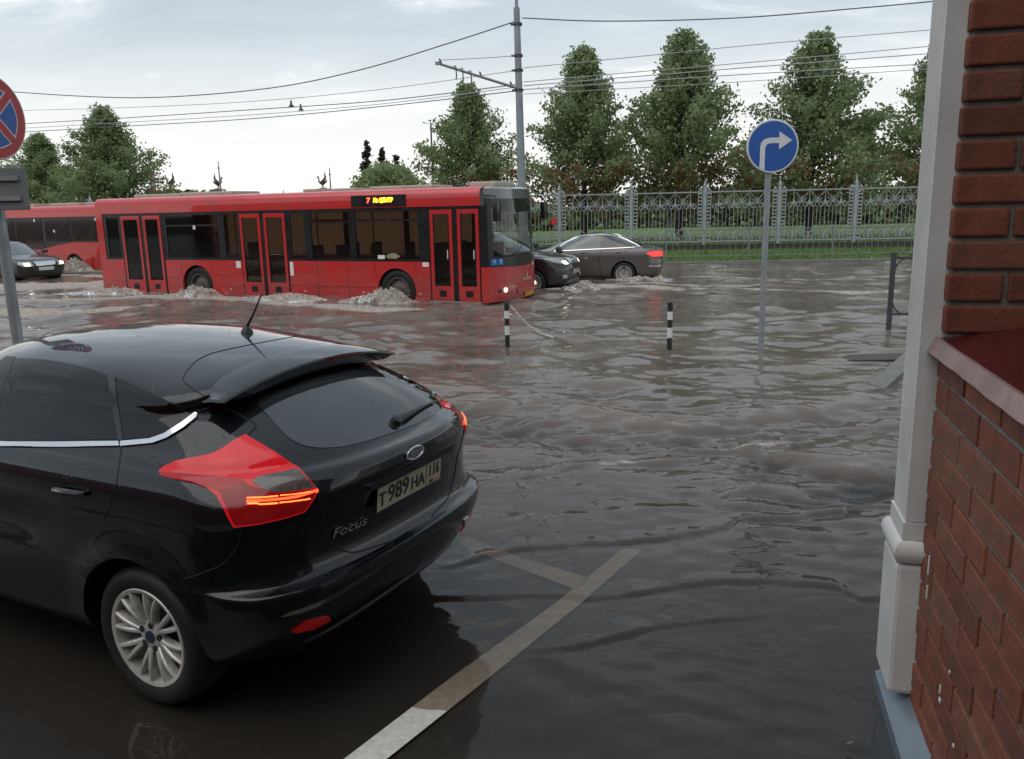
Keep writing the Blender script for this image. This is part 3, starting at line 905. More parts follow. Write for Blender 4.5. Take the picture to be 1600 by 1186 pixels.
place_tree('linden_tree', 13.9, 38.9, 0.5, 2, 1.08, 4.0, 'tall linden rising behind the blue arrow sign')
place_tree('linden_tree', 19.5, 38.3, 0.5, 1, 1.03, 3.3, 'linden partly hidden by the white pilaster')
place_tree('linden_tree', -1.95, 45, 0.6, 2, 0.95, 1.3, 'linden standing directly left of the grey lamp post')
place_tree('linden_tree', -21.0, 45, 0.5, 0, 1.0, 5.0, 'taller of the lindens above the far red bus', sz=0.84)
place_tree('linden_tree', -27.2, 50, 0.5, 1, 0.98, 0.2, 'bushy linden at the left edge beside the no-stopping sign', sz=0.72)
place_tree('linden_tree', -32.5, 52, 0.5, 2, 0.85, 2.6, 'low linden half hidden behind the no-stopping sign', sz=0.62)
place_tree('linden_tree', 20.5, 49, 0.6, 3, 0.86, 1.9, 'thin pale linden between the two tall lindens on the right')
place_tree('linden_tree', 15.0, 51, 0.6, 3, 0.80, 4.4, 'pale distant linden peeping out left of the blue arrow sign')
# dark spruces and a round tree far off over the bus roof
def spruce(seed, H):
    r7 = np.random.default_rng(seed); P = []
    for i in range(60):
        u = i / 60; h = H * (0.1 + 0.9 * u); ln = 0.26 * H * (1 - u) * r7.uniform(0.5, 1.2) + 0.15
        az = r7.uniform(0, 6.28); k = int(20 + 26 * (1 - u)); tt = r7.random(k)
        P.append(np.stack([math.cos(az) * ln * tt, math.sin(az) * ln * tt, h - 0.25 * ln * tt], -1) + r7.normal(0, 0.10, (k, 3)))
    P = np.concatenate(P)
    tr = MB(); tr.tube([(0, 0, 0), (0.05, 0, H * 0.5), (0, 0, H)], [0.18, 0.1, 0.02], 7)
    return tr.mesh('trunk', BARK, True), leaves_mesh('crown', P, 0.20, [NEEDLE], np.zeros(len(P)), seed)
for x, y, H, sd, lb in ((-14.7, 90, 8.6, 1, 'tallest of the three dark spruces beyond the bus roof'), (-13.4, 92, 7.9, 2, 'middle one of the three dark spruces beyond the bus roof'), (-12.2, 94, 7.3, 3, 'shortest dark spruce, rightmost of three above the bus')):
    t = thing('spruce_tree', lb, 'tree', (x, y, 0.6), 0, 'dark spruces beyond the bus'); a, b = spruce(sd, H); link('trunk', a, t); link('crown', b, t)
r8 = np.random.default_rng(9)
P = []
for k in range(46):
    d = r8.normal(0, 1, 3); d /= np.linalg.norm(d); d[2] = abs(d[2]) * 0.8 - 0.15
    P.append(np.array([0, 0, 3.3]) + d * np.array([3.1, 3.1, 2.9]) * r8.uniform(0.75, 1.0) + r8.normal(0, 0.42, (150, 3)))
P = np.concatenate(P)
t = thing('round_tree', 'round bright green tree beside the dark spruces over the bus roof', 'tree', (-11.2, 80, 0.6))
tb = MB(); tb.tube([(0, 0, 0), (0, 0.05, 3.5)], [0.2, 0.1], 8); tb.obj('trunk', BARK, t); link('crown', leaves_mesh('crown', P, 0.2, [LEAF2], np.zeros(len(P)), 4), t)
# dark shrubbery deep in the park, reads as one mass
r9 = np.random.default_rng(15)
n = 34000
x = r9.uniform(-40, 60, n); hh = 0.9 + 2.6 * fbm(x * 0.25, x * 0 + 3, 3, 8)
y = 56 + r9.normal(0, 1.6, n) + 4 * fbm(x * 0.12, x * 0, 2, 12)
P = np.stack([x, y, 0.6 + hh * r9.random(n) ** 0.8], -1)
tag(link('shrubbery', leaves_mesh('shrubbery', P, 0.26, [LEAF, NEEDLE, RUST], np.where(r9.random(n) < 0.22, 1, np.where(r9.random(n) < 0.22, 2, 0)), 6)), 'dark mass of shrubs deep in the park behind the fence', 'shrubs', kind='stuff')

# ---- ornate park fence
IRON = mat('fence_iron', (0.36, 0.39, 0.395), 0.55, 0.1, noise=(5, 0.25), rvar=0.1)
FA = math.atan(FAR_S)
post_px = [874, 977, 1088, 1207, 1335]
def fence_x(px):                                     # where a pixel column meets the fence line, eye level
    d = ray(px, 345); k = 34.25 / (d.y - FAR_S * d.x); return d.x * k
fx = [fence_x(p) for p in post_px]
step_f = (fx[-1] - fx[0]) / 4
u0 = fx[0]
fence = thing('ornate_fence', 'tall grey wrought-iron park fence with scrolls and spiked posts', 'fence', (u0, fence_y(u0), 0.0), FA)
SL = step_f / math.cos(FA)
ZB, ZT = 0.56, 2.50
pl = MB()
plinth_m = mat('plinth_stone', (0.055, 0.045, 0.040), 0.8, noise=(4, 0.4), bump=(18, 0.5, 0.02))
# plinth of stone blocks
blk = MB(); blk.bbevel(0.004, SL / 4 - 0.004, -0.14, 0.14, 0.0, 0.46, 0.012)
bme = blk.mesh('plinth_block', plinth_m)
for i in range(-10 * 4, 8 * 4): link('plinth_block', bme, fence, (i * SL / 4, 0, 0))
pm = MB(); pm.bbevel(-0.06, 0.06, -0.06, 0.06, 0.40, 2.72, 0.008); pm.box((0, 0, 2.73), (0.15, 0.15, 0.05)); pm.box((0, 0, 2.86), (0.1, 0.1, 0.24), taper=0.1)
pme = pm.mesh('post', IRON)
lad = MB()
for sx in (-1, 1): lad.bbox(sx * 0.075 - 0.012, sx * 0.075 + 0.012, -0.012, 0.012, ZB, ZT + 0.06)
for k in range(14): lad.bbox(-0.07, 0.07, -0.011, 0.011, ZB + 0.06 + k * 0.138, ZB + 0.115 + k * 0.138)
lad.box((0, 0, ZT + 0.12), (0.15, 0.024, 0.12), taper=0.2)
lme = lad.mesh('ladder_strip', IRON)
rl = MB()
rl.bbox(0.07, SL - 0.07, -0.016, 0.016, -0.025, 0.025)
rme = rl.mesh('rail', IRON)
def scroll_pts(cx, cz, r, sgn, turns=1.4):
    return [(cx + sgn * r * (1 - 0.55 * k / 22) * math.cos(math.pi / 2 + 2 * math.pi * turns * k / 22), 0, cz + r * (1 - 0.55 * k / 22) * math.sin(math.pi / 2 + 2 * math.pi * turns * k / 22)) for k in range(23)]
un = (SL - 0.5) / 4
bar = MB(); bar.tube([(0, 0, ZB), (0, 0, ZT - 0.1)], 0.012, 5); bar.box((0, 0, ZT - 0.3), (0.05, 0.03, 0.22), taper=0.2); bar.box((0, 0, ZT - 0.48), (0.09, 0.035, 0.14)); bar.box((0, 0, ZT + 0.06), (0.04, 0.03, 0.13), taper=0.1)
bme1 = bar.mesh('bar', IRON)
thin = MB(); thin.tube([(0, 0, ZB), (0, 0, ZT - 0.6)], 0.010, 5); tme = thin.mesh('bar', IRON)
scr = MB(); scr.tube(scroll_pts(-un * 0.26, ZT - 0.55, 0.11, -1), 0.016, 5); scr.tube(scroll_pts(un * 0.26, ZT - 0.55, 0.11, 1), 0.016, 5)
sme = scr.mesh('scroll', IRON)
fan = MB()
for a in (-50, -25, 0, 25, 50): fan.tube([(0, 0, ZT - 0.5), (math.sin(R(a)) * 0.26, 0, ZT - 0.5 + math.cos(R(a)) * 0.30)], [0.02, 0.010], 4)
for sg in (-1, 1): fan.tube([(0, 0, ZT - 0.36), (sg * un / 2, 0, ZT - 0.03)], 0.011, 4)
fme = fan.mesh('fan_ornament', IRON)
low = MB()
for sg in (-1, 1):
    low.tube([(0, 0, ZB + 0.28), (sg * un / 2, 0, ZB + 0.56)], 0.018, 4)
    low.tube([(sg * un * 0.02, 0, ZB + 0.24), (sg * un * 0.25, 0, ZB + 0.36), (sg * un * 0.46, 0, ZB + 0.20)], 0.016, 4)
    low.tube(scroll_pts(sg * un * 0.25, ZB + 0.16, 0.075, sg, 1.1), 0.015, 4)
low.box((0, 0, ZB + 0.2), (0.08, 0.03, 0.2))
lwm = low.mesh('lower_scroll', IRON)
for i in range(-10, 9): link('post', pme, fence, (i * SL, 0, 0))
for i in range(-10, 8):
    link('rail', rme, fence, (i * SL, 0, ZT)); link('rail', rme, fence, (i * SL, 0, ZB + 0.02))
    link('ladder_strip', lme, fence, (i * SL + 0.17, 0, 0)); link('ladder_strip', lme, fence, (i * SL + SL - 0.17, 0, 0))
    if i < -2: continue
    for k in range(4):
        xc = i * SL + 0.25 + un * (k + 0.5)
        link('bar', bme1, fence, (xc, 0, 0)); link('scroll', sme, fence, (xc, 0, 0)); link('lower_scroll', lwm, fence, (xc, 0, 0))
        link('fan_ornament', fme, fence, (xc + un / 2, 0, 0)) if k < 3 else None
        for sg in (-0.26, 0.26): link('bar', tme, fence, (xc + un * sg, 0, 0))
        if k < 3: link('bar', tme, fence, (xc + un * 0.5, 0, 0))
# a small red notice on the fence by the bus
nb = MB(); nb.bbevel(-0.10, 0.10, -0.01, 0.01, 1.35, 1.62, 0.003); no = nb.obj('notice_board', mat('notice_red', (0.6, 0.03, 0.03), 0.5), None)
no.location = (u0 - 0.22, fence_y(u0 - 0.22) - 0.09, 0.0); no.rotation_euler = (0, 0, FA); tag(no, 'small red notice fixed to the park fence near the bus front', 'notice')

# thin pedestrian barrier along the far kerb
BARR = mat('barrier_grey', (0.22, 0.235, 0.24), 0.55, 0.2, noise=(6, 0.3))
CA = math.atan(-0.075)
bp0 = 5.6
rail_o = thing('kerb_railing', 'thin low grey pedestrian railing along the far kerb', 'railing', (bp0, curb_y(bp0) + 0.35, 0.03), CA)
px_m = MB(); px_m.tube([(0, 0, -0.1), (0, 0, 1.22)], 0.032, 7); pxe = px_m.mesh('post', BARR)
rr_m = MB(); rr_m.tube([(0, 0, 0), (2.9, 0, 0)], 0.017, 5); rre = rr_m.mesh('rail', BARR)
bb_m = MB(); bb_m.tube([(0, 0, 0.2), (0, 0, 1.12)], 0.009, 4); bbe = bb_m.mesh('bar', BARR)
for i in range(5):
    link('post', pxe, rail_o, (i * 2.9, 0, 0))
    if i < 4:
        link('rail', rre, rail_o, (i * 2.9, 0, 1.12)); link('rail', rre, rail_o, (i * 2.9, 0, 0.2))
        for k in range(1, 13): link('bar', bbe, rail_o, (i * 2.9 + k * 2.9 / 13, 0, 0))

# ================================================================== BLACK HATCHBACK
hb = thing('hatchback_car', 'wet black hatchback with glowing red tail lights parked in the foreground', 'car', (-1.18, 4.04, 0.0), R(152.2))
HK = [ # z, half width, x rear, rear cap, exponent, x front, front cap, exponent
 (0.20, .70, -.46, .35, 3.0, 3.20, .5, 2.6), (0.215, .79, -.55, .45, 3.2, 3.32, .6, 2.6), (0.28, .855, -.65, .50, 3.2, 3.45, .7, 2.6),
 (0.38, .890, -.735, .50, 3.3, 3.52, .75, 2.6), (0.50, .906, -.80, .50, 3.3, 3.55, .8, 2.5), (0.575, .908, -.825, .50, 3.2, 3.54, .8, 2.5),
 (0.610, .908, -.825, .50, 3.1, 3.52, .8, 2.5), (0.632, .907, -.775, .50, 2.8, 3.5, .8, 2.5), (0.70, .907, -.752, .48, 2.8, 3.47, .8, 2.5),
 (0.80, .905, -.757, .48, 2.8, 3.38, .8, 2.5), (0.90, .900, -.79, .50, 2.7, 3.02, .8, 2.5), (0.98, .885, -.825, .56, 2.5, 2.55, .8, 2.5),
 (1.030, .862, -.825, .62, 2.4, 2.36, .8, 2.5), (1.058, .842, -.80, .64, 2.35, 2.28, .8, 2.5), (1.075, .825, -.735, .62, 2.4, 2.24, .8, 2.5),
 (1.15, .780, -.620, .54, 3.0, 2.12, .8, 2.5), (1.22, .745, -.505, .50, 3.2, 1.99, .8, 2.4), (1.30, .708, -.340, .46, 3.5, 1.86, .8, 2.4),
 (1.345, .690, -.240, .46, 3.5, 1.80, .8, 2.4), (1.375, .680, -.236, .42, 3.8, 1.77, .8, 2.4), (1.400, .668, -.244, .42, 3.8, 1.73, .8, 2.3), (1.420, .648, -.236, .44, 3.6, 1.69, .8, 2.3), (1.440, .612, -.175, .50, 3.1, 1.62, .7, 2.2),
 (1.460, .555, -.01, .56, 2.7, 1.50, .6, 2.1), (1.476, .490, .22, .55, 2.4, 1.38, .5, 2.1), (1.487, .400, .46, .45, 2.2, 1.24, .4, 2.0), (1.494, .270, .66, .32, 2.1, 1.12, .25, 2.0), (1.497, .13, .82, .14, 2.0, 1.02, .12, 2.0), (1.4975, .02, .90, .03, 2.0, 0.95, .03, 2.0)]
def hwarp(x, y, z):
    c = 0.20 * min(max((z - 1.10) / 0.25, 0), 1)
    k_ = min(max((x + 0.05) / 0.7, 0), 1); c *= 1 - 0.55 * k_ * k_ * (3 - 2 * k_)
    z2 = z - c * y * y
    sg = 1 if y > 0 else -1
    for ax in (0.0, 2.648):                               # flared arches
        d = math.hypot(x - ax, z - 0.325)
        if abs(y) > 0.6:
            y += sg * 0.022 * math.exp(-((d - 0.38) / 0.055) ** 2)
    if abs(y) > 0.6:                                      # scalloped flank under the shoulder line
        y -= sg * 0.018 * math.exp(-((z - 0.74) / 0.10) ** 2) * min(1, max(0, (x - 0.35) / 0.4)) * min(1, max(0, (2.3 - x) / 0.4))
    return [x, y, z2]
B = Body(HK, hb, sub=4, nr=34, ns=34, nf=20, warp=hwarp)
def c2(*p): return [(360 + a / 3.707, 460 + b / 3.707) for a, b in p]
def c5(*p): return [(250 + a / 5.926, 650 + b / 5.926) for a, b in p]
REAR_GLASS = spline(c2((150, 612), (280, 562), (430, 508), (580, 466), (760, 425), (950, 393), (1060, 450), (1170, 535), (1228, 600), (1225, 650), (1130, 728), (960, 795), (800, 848), (650, 882), (520, 890), (420, 874), (330, 825), (230, 715)), 3, True)
DOOR_WIN = [(24, 560), (60, 561), (100, 567), (140, 576), (166, 586), (176, 640), (184, 687), (100, 688), (-6, 688), (4, 612)]
QUARTER = [(181, 590), (240, 615), (290, 641), (300, 650), (285, 662), (255, 678), (232, 684), (193, 687)]
FRONT_WIN = [(1.06, 1.02), (1.98, 0.99), (1.92, 1.03), (1.62, 1.22), (1.38, 1.33), (1.02, 1.36)]
WSCREEN = [(-.70, 1.02), (-.35, 1.03), (0, 1.035), (.35, 1.03), (.70, 1.02), (.64, 1.12), (.55, 1.25), (.48, 1.33), (0, 1.37), (-.48, 1.33), (-.55, 1.25), (-.64, 1.12)]
def shrink(poly, k):
    cx = sum(p[0] for p in poly) / len(poly); cy = sum(p[1] for p in poly) / len(poly)
    return [(cx + (x - cx) * k, cy + (y - cy) * k) for x, y in poly]
S_REAR, S_DOOR, S_QU, S_FR, S_WS = shrink(REAR_GLASS, .93), shrink(DOOR_WIN, .90), shrink(QUARTER, .82), shrink(FRONT_WIN, .9), shrink(WSCREEN, .94)
M4 = hb.matrix_basis.copy()
def to_px(p):
    q = M4 @ Vector(p) - CAM
    d = q.dot(FW)
    return 800 + F_PX * q.dot(RT) / d, 593 - F_PX * q.dot(UP) / d
def cut(c, n):
    if c.z < 0.97: return False
    if n.x < -0.25 and c.x < -0.2 and abs(c.y) < 0.75 and c.z > 1.05:
        if inside(S_REAR, *to_px(c)): return True
    if abs(c.y) > 0.5:
        q = to_px((c.x, abs(c.y), c.z))
        if abs(n.y) > 0.35 and c.x < 1.2 and (inside(S_DOOR, *q) or inside(S_QU, *q)): return True
        if inside(S_FR, c.x, c.z): return True
    if n.x > 0.25 and c.x > 1.3 and inside(S_WS, c.y, c.z): return True
    return False
B.shell('body', [BLACK_PAINT, PLASTIC], [(0.0, 0.325, 0.372), (2.648, 0.325, 0.372)], hb, cut)
HGLASS = glass('car_glass', (0.12, 0.135, 0.135), 0.015, 0.25, (0.004, 0.004, 0.005), 1.52)
RGLASS = glass('rear_glass', (0.16, 0.18, 0.19), 0.035, 0.5, (0.030, 0.036, 0.040), 2.1)
# roof spoiler: blade carried over the rear glass
SP = MB(); rows_ = []
for i in range(41):
    v = -1 + 2 * i / 40; y = .615 * v
    xt = -.318 + .018 * v * v; zt_ = 1.413 - .20 * y * y - .004 * abs(v) ** 6
    xr0 = xt + .21 - .09 * v ** 4
    def top(x):
        h = B.bvh.ray_cast(Vector((x, y, 2.2)), Vector((0, 0, -1)))
        return h[0].z if h[0] else 0.0
    z0 = top(xr0)
    if not (zt_ - .02 < z0 < zt_ + .06): z0 = zt_ + .016
    th = .060 * (1 - .40 * abs(v) ** 4 - .42 * abs(v) ** 14)
    q_, qn, _, _ = B.bvh.find_nearest(Vector((xr0, y, zt_ + .01)))
    rp = q_ + Vector((0, 0, -.001)) if (q_ - Vector((xr0, y, zt_ + .01))).length < .05 and abs(v) < .93 else Vector((xt + .13, y * .985, zt_ - .012))
    e_ = Vector((xt + .020, y, zt_ + .003))
    L_s = [tuple(rp.lerp(e_, k / 4) + Vector((0, 0, .005 * math.sin(math.pi * k / 4)))) for k in range(5)]
    q2_, _, _, _ = B.bvh.find_nearest(Vector((xt + .22, y, zt_ - th)))
    if abs(v) >= .93 or (q2_ - Vector((xt + .22, y, zt_ - th))).length > .06: q2_ = Vector((xt + .10, y, zt_ - th * .8))
    L_old = [(xr0 + (xt + .020 - xr0) * k / 4, y, z0 - .001 + (zt_ + .003 - z0) * k / 4 + .004 * math.sin(math.pi * k / 4)) for k in range(5)]
    rows_.append(L_s + [(xt + .004, y, zt_ - .002), (xt, y, zt_ - .010), (xt + .012, y, zt_ - th * .6), (xt + .030, y, zt_ - th), (xt + .075, y, zt_ - th * 1.02), tuple(q2_ + Vector((.03, 0, -.01)))])
SP.grid(rows_)
nn_ = len(rows_[0])
SP.add(rows_[0], [tuple(range(nn_))]); SP.add(rows_[-1], [tuple(range(nn_))])
SP.obj('roof_spoiler', BLACK_PAINT, hb, smooth=35)
SPB = BVHTree.FromPolygons([Vector(v_) for v_ in SP.v], SP.f)
link('rear_window', decal_mesh('rear_window', REAR_GLASS, B.pix, RGLASS, 0.003, 0.006, 8), hb)
for mir in (False, True):
    link('side_window', decal_mesh('side_window', DOOR_WIN, B.pix, HGLASS, 0.003, 0.006, 8, mir), hb)
    link('quarter_window', decal_mesh('quarter_window', QUARTER, B.pix, HGLASS, 0.003, 0.006, 7, mir), hb)
    link('side_window', decal_mesh('side_window', FRONT_WIN, B.side(1), HGLASS, 0.003, 0.006, 0.04, mir), hb)
link('windscreen', decal_mesh('windscreen', WSCREEN, B.end(1), HGLASS, 0.003, 0.006, 0.06), hb)
# pillar trim between rear door glass and quarter glass
link('pillar_trim', decal_mesh('pillar_trim', [(167, 585), (180, 590), (193, 688), (185, 688)], B.pix, PLASTIC, 0.005, 0.006, 5), hb)
link('pillar_trim', decal_mesh('pillar_trim', [(0, 566), (10, 557), (24, 558), (4, 614), (-8, 688), (-30, 688), (-20, 640)], B.pix, PLASTIC, 0.004, 0.006, 6), hb)
# bright strips under the glass
for mir in (False, True):
    link('chrome_strip', decal_mesh('chrome_strip', [(-70, 690), (0, 690.5), (100, 691), (187, 690), (188, 697.5), (100, 699), (0, 698), (-70, 697)], B.pix, CHROME, 0.009, 0.01, 4, mir), hb)
    link('chrome_strip', decal_mesh('chrome_strip', [(190, 690), (235, 686), (258, 678), (285, 661), (305, 645.5), (309, 647), (308, 653), (288, 669), (262, 685), (240, 693), (190, 698)], B.pix, CHROME, 0.009, 0.01, 3.5, mir), hb)
# panel gaps
def gap(pts, fn, r=0.0028, mirror=False):
    s = MB(); seam(s, pts, fn, r, mirror=mirror); s.obj('panel_gap', SEAM, hb)
for mir in (False, True):
    gap([(344, 633), (372, 647), (399, 663), (394, 673), (383, 684)], B.pix, 0.004, mirror=mir)
    gap([(190, 698), (187, 720), (181, 760), (172, 790), (160, 815)], B.pix, mirror=mir)
    gap([(376, 826), (372, 850), (350, 880), (310, 898), (285, 905)], B.pix, mirror=mir)
    gap([(497, 772), (505, 812), (515, 848), (535, 860), (560, 862), (610, 846)], B.pix, 0.0035, mirror=mir)
    gap([(1.04, 1.0), (1.06, .7), (1.05, .32)], B.side(1), mirror=mir)
    gap([(2.1, .96), (2.14, .7), (2.1, .32)], B.side(1), mirror=mir)
gap([(341, 632), (303, 609), (288, 597), (287, 589), (292, 580), (307, 564), (329, 553), (360, 545), (400, 537), (454, 527), (512, 520)], B.pix)
# tail lights
LENS = mat('tail_lens', (0.48, 0.005, 0.010), 0.12, coat=0.35, spec=0.3, noise=(7, 0.35), emit=((1.0, 0.02, 0.03), 0.15))
LENS_IN = mat('tail_lens_deep', (0.13, 0.002, 0.004), 0.12, coat=0.35, spec=0.3, emit=((1.0, 0.01, 0.01), 0.05))
CLEAR = mat('clear_lens', (0.11, 0.085, 0.08), 0.15, coat=0.6, noise=(40, 0.5))
LED = mat('led_red', (0.9, 0.1, 0.02), 0.3, emit=((1.0, 0.05, 0.015), 2.2))
LED2 = mat('led_core', (1, 0.5, 0.1), 0.3, emit=((1.0, 0.12, 0.02), 2.4))
TAIL = c5((5, 520), (60, 470), (160, 430), (300, 400), (430, 378), (520, 352), (600, 305), (700, 235), (795, 188), (850, 225), (1000, 312), (1150, 405), (1290, 505), (1390, 610), (1460, 690), (1400, 785), (1330, 880), (1150, 940), (900, 1000), (690, 1028), (650, 960), (600, 860), (530, 742), (440, 668), (300, 615), (130, 585), (30, 560))
TAIL_R = c5((980, 430), (1150, 420), (1290, 505), (1390, 610), (1460, 690), (1400, 785), (1330, 880), (1150, 940), (900, 1000), (690, 1028), (650, 960), (760, 700))
for mir in (False, True):
    tl = link('tail_light', decal_mesh('tail_light', TAIL_R if mir else TAIL, B.pix, LENS, 0.004 if mir else 0.014, 0.01, 6, mir), hb)
    lo = c5((560, 700), (790, 640), (930, 690), (1020, 725), (1150, 720), (1440, 690), (1390, 775), (1320, 868), (1150, 925), (900, 985), (705, 1010), (660, 930), (610, 810))
    link('lower_lens', decal_mesh('lower_lens', lo, B.pix, LENS_IN, 0.005 if mir else 0.0165, 0.001, 5, mir), tl)
    if not mir: link('side_lens', decal_mesh('side_lens', c5((8, 538), (200, 548), (500, 582), (780, 606), (800, 640), (570, 715), (440, 662), (300, 608), (130, 578), (32, 558)), B.pix, mat('tail_lens_mid', (0.24, 0.004, 0.006), 0.12, coat=0.35, spec=0.3, emit=((1.0, 0.01, 0.015), 0.07)), 0.0160, 0.001, 5), tl)
    link('reversing_lens', decal_mesh('reversing_lens', c5((850, 622), (905, 590), (1100, 552), (1275, 518), (1350, 590), (1430, 668), (1300, 692), (1150, 712), (1030, 718), (930, 682)), B.pix, CLEAR, 0.006 if mir else 0.0185, 0.001, 4, mir), tl)
    sb = MB()
    seam(sb, c5((812, 772), (960, 766), (1090, 752)), B.pix, 0.0026, 5, 0.004 if mir else 0.019, mir); seam(sb, c5((1110, 748), (1260, 728), (1380, 706)), B.pix, 0.0020, 5, 0.004 if mir else 0.019, mir)
    seam(sb, c5((815, 822), (960, 815), (1085, 804)), B.pix, 0.0032, 5, 0.004 if mir else 0.019, mir); seam(sb, c5((1100, 800), (1240, 782), (1375, 758)), B.pix, 0.0026, 5, 0.004 if mir else 0.019, mir)
    sb.obj('led_strip', LED2, tl)
    sb = MB(); seam(sb, c5((806, 795), (960, 790), (1100, 776), (1260, 752), (1450, 692)), B.pix, 0.0085, 5, 0.001 if mir else 0.010, mir)
    sb.obj('led_strip', LED, tl)
# rear wiper
s = MB()
p0, n0 = B.pix(*c2((955, 745))[0]); p1, n1 = B.pix(*c2((1020, 715))[0]); p2, n2_ = B.pix(*c2((1182, 630))[0])
s.tube([p0 + n0 * .012, p1 + n1 * .026, p1.lerp(p2, .5) + n1 * .026, p2 + n2_ * .016], [0.022, 0.015, 0.008, 0.005], 8)
s.tube([p0 + n0 * .0, p0 + n0 * .03], [0.03, 0.024], 12)
s.obj('rear_wiper', PLASTIC, hb, smooth=True)
# badge
bp_, bn = B.pix(647, 707)
ex = Vector((0, -1, 0)); ez = bn.cross(ex).normalized() * -1
if ez.z < 0: ez = -ez
ex = ez.cross(bn).normalized()
if ex.y > 0: ex = -ex
bd = MB(); rg = [bp_ + bn * 0.006 + ex * (0.066 * math.cos(a)) + ez * (0.027 * math.sin(a)) for a in np.linspace(0, 2 * math.pi, 40, endpoint=False)]
bd.tube(rg, 0.0045, 6, closed=True)
badge = bd.obj('badge', CHROME, hb, smooth=True)
bd = MB(); bd.add([bp_ + bn * 0.006] + [bp_ + bn * 0.006 + (p - bp_ - bn * 0.006) * 0.96 for p in rg], [(0, i + 1, (i + 1) % 40 + 1) for i in range(40)])
bd.obj('badge_face', mat('badge_blue', (0.05, 0.06, 0.085), 0.2, coat=1.0), badge)
me = text_mesh('badge_lettering', 'Ford', 0.042, CHROME, 0.001, 0.25, 1.15, -0.001)
place_text('badge_lettering', me, badge, bp_ + bn * 0.008, ex, ez)
# number plate
pc = [Vector(B.pix(x, y)[0]) for x, y in ((579, 759), (679, 714), (685, 753), (587, 796))]
ctr = sum(pc, Vector()) / 4
ctr = Vector((ctr.x, 0.0, ctr.z))
ux = Vector((0, -1, 0)); uy = Vector((-0.12, 0, 1)).normalized(); un_ = ux.cross(uy)
if un_.x > 0: un_ = -un_
PLATE = mat('plate_white', (0.44, 0.40, 0.28), 0.4, noise=(20, 0.25))
ctr = ctr + un_ * 0.016
pm_ = MB(); pm_.prism([(-.26, -.056), (.26, -.056), (.26, .056), (-.26, .056)], ctr - un_ * 0.004, ux, uy, un_ * 0.006)
np_o = pm_.obj('number_plate', PLATE, hb)
pm_ = MB()
for a, b, c_, d_ in ((-.263, -.26, -.059, .059), (.26, .263, -.059, .059), (-.263, .263, -.059, -.056), (-.263, .263, .056, .059), (.128, .131, -.056, .056)):
    pm_.prism([(a, c_), (b, c_), (b, d_), (a, d_)], ctr - un_ * 0.004, ux, uy, un_ * 0.0075)
pm_.obj('plate_border', BLACK_P, np_o)
for tx, sz, dx, dz, sxx in (('T', .086, -.222, -.006, .95), ('989', .112, -.098, .002, 1.0), ('HA', .086, .058, -.006, .95), ('116', .082, .194, .012, .80)):
    me = text_mesh('plate_lettering', tx, sz, BLACK_P, 0.0008, 0, sxx, 0.0015)
    place_text('plate_lettering', me, np_o, ctr + un_ * 0.0035 + ux * dx + uy * dz, ux, uy)
me = text_mesh('plate_lettering', 'RUS', .022, BLACK_P, 0.0008); place_text('plate_lettering', me, np_o, ctr + un_ * 0.0035 + ux * .175 + uy * -.042, ux, uy)
pm_ = MB(); pm_.prism([(.215, -.047), (.245, -.047), (.245, -.040), (.215, -.040)], ctr + un_ * 0.002, ux, uy, un_ * 0.0015); pm_.obj('plate_flag', mat('flag_red', (0.6, 0.05, 0.04), 0.5), np_o)
# plate recess lip
s = MB(); s.prism([(-.32, .072), (.32, .072), (.36, .105), (-.36, .105)], ctr - un_ * 0.02, ux, uy, un_ * 0.040); s.obj('plate_lamp_bar', BLACK_PAINT, hb)
# script on the tailgate
sp, sn = B.pix(544, 824)
sx_ = Vector((0, -1, 0)); sz_ = (Vector((0, 0, 1)) - sn * sn.z).normalized()
me = text_mesh('model_lettering', 'Focus', 0.058, CHROME, 0.002, 0.3, 1.5, 0.0)
place_text('model_lettering', me, hb, sp + sn * 0.006, (sx_ - sn * sx_.dot(sn)).normalized(), sz_)
# reflectors low in the bumper
for mir in (False, True):
    link('reflector', decal_mesh('reflector', [(455, 985), (476, 970), (513, 962), (516, 968), (490, 982), (462, 988)], B.pix, LENS_IN, 0.006, 0.004, 4, mir), hb)
q = [(724, 824), (724, 812), (731, 806), (739, 806), (740, 814), (733, 823)]
link('bumper_glint', decal_mesh('bumper_glint', q, B.pix, mat('glint_pale', (0.6, 0.58, 0.55), 0.15, coat=1.0), 0.008, 0.004, 3), hb)  # pale patch painted in for the highlight on the bumper crease
# antenna on the roof
p, nn = B.pix(386, 520)
s = MB(); s.lathe([(0.034, -0.004), (0.030, 0.012), (0.014, 0.034), (0.010, 0.04)], p, (0, 0, 1), 16)
s.tube([p + Vector((0, 0, .03)), p + Vector((-.055, .0, .10)), p + Vector((-.13, 0, .215))], [0.009, 0.0055, 0.0035], 8)
s.obj('roof_aerial', PLASTIC, hb, smooth=True)
# brake light slot under the spoiler
def on_spoiler(px, py):
    d = (B.inv.to_3x3() @ ray(px, py)).normalized(); h = SPB.ray_cast(B.o, d)
    if h[0] is None: return B.pix(px, py)
    return h[0], (h[1] if h[1].dot(d) < 0 else -h[1])
link('brake_light', decal_mesh('brake_light', [(506, 560), (540, 553), (568, 549.5), (569, 553), (541, 558), (507, 565)], on_spoiler, mat('brake_dark', (0.10, 0.008, 0.008), 0.2), 0.003, 0.003, 4), hb)
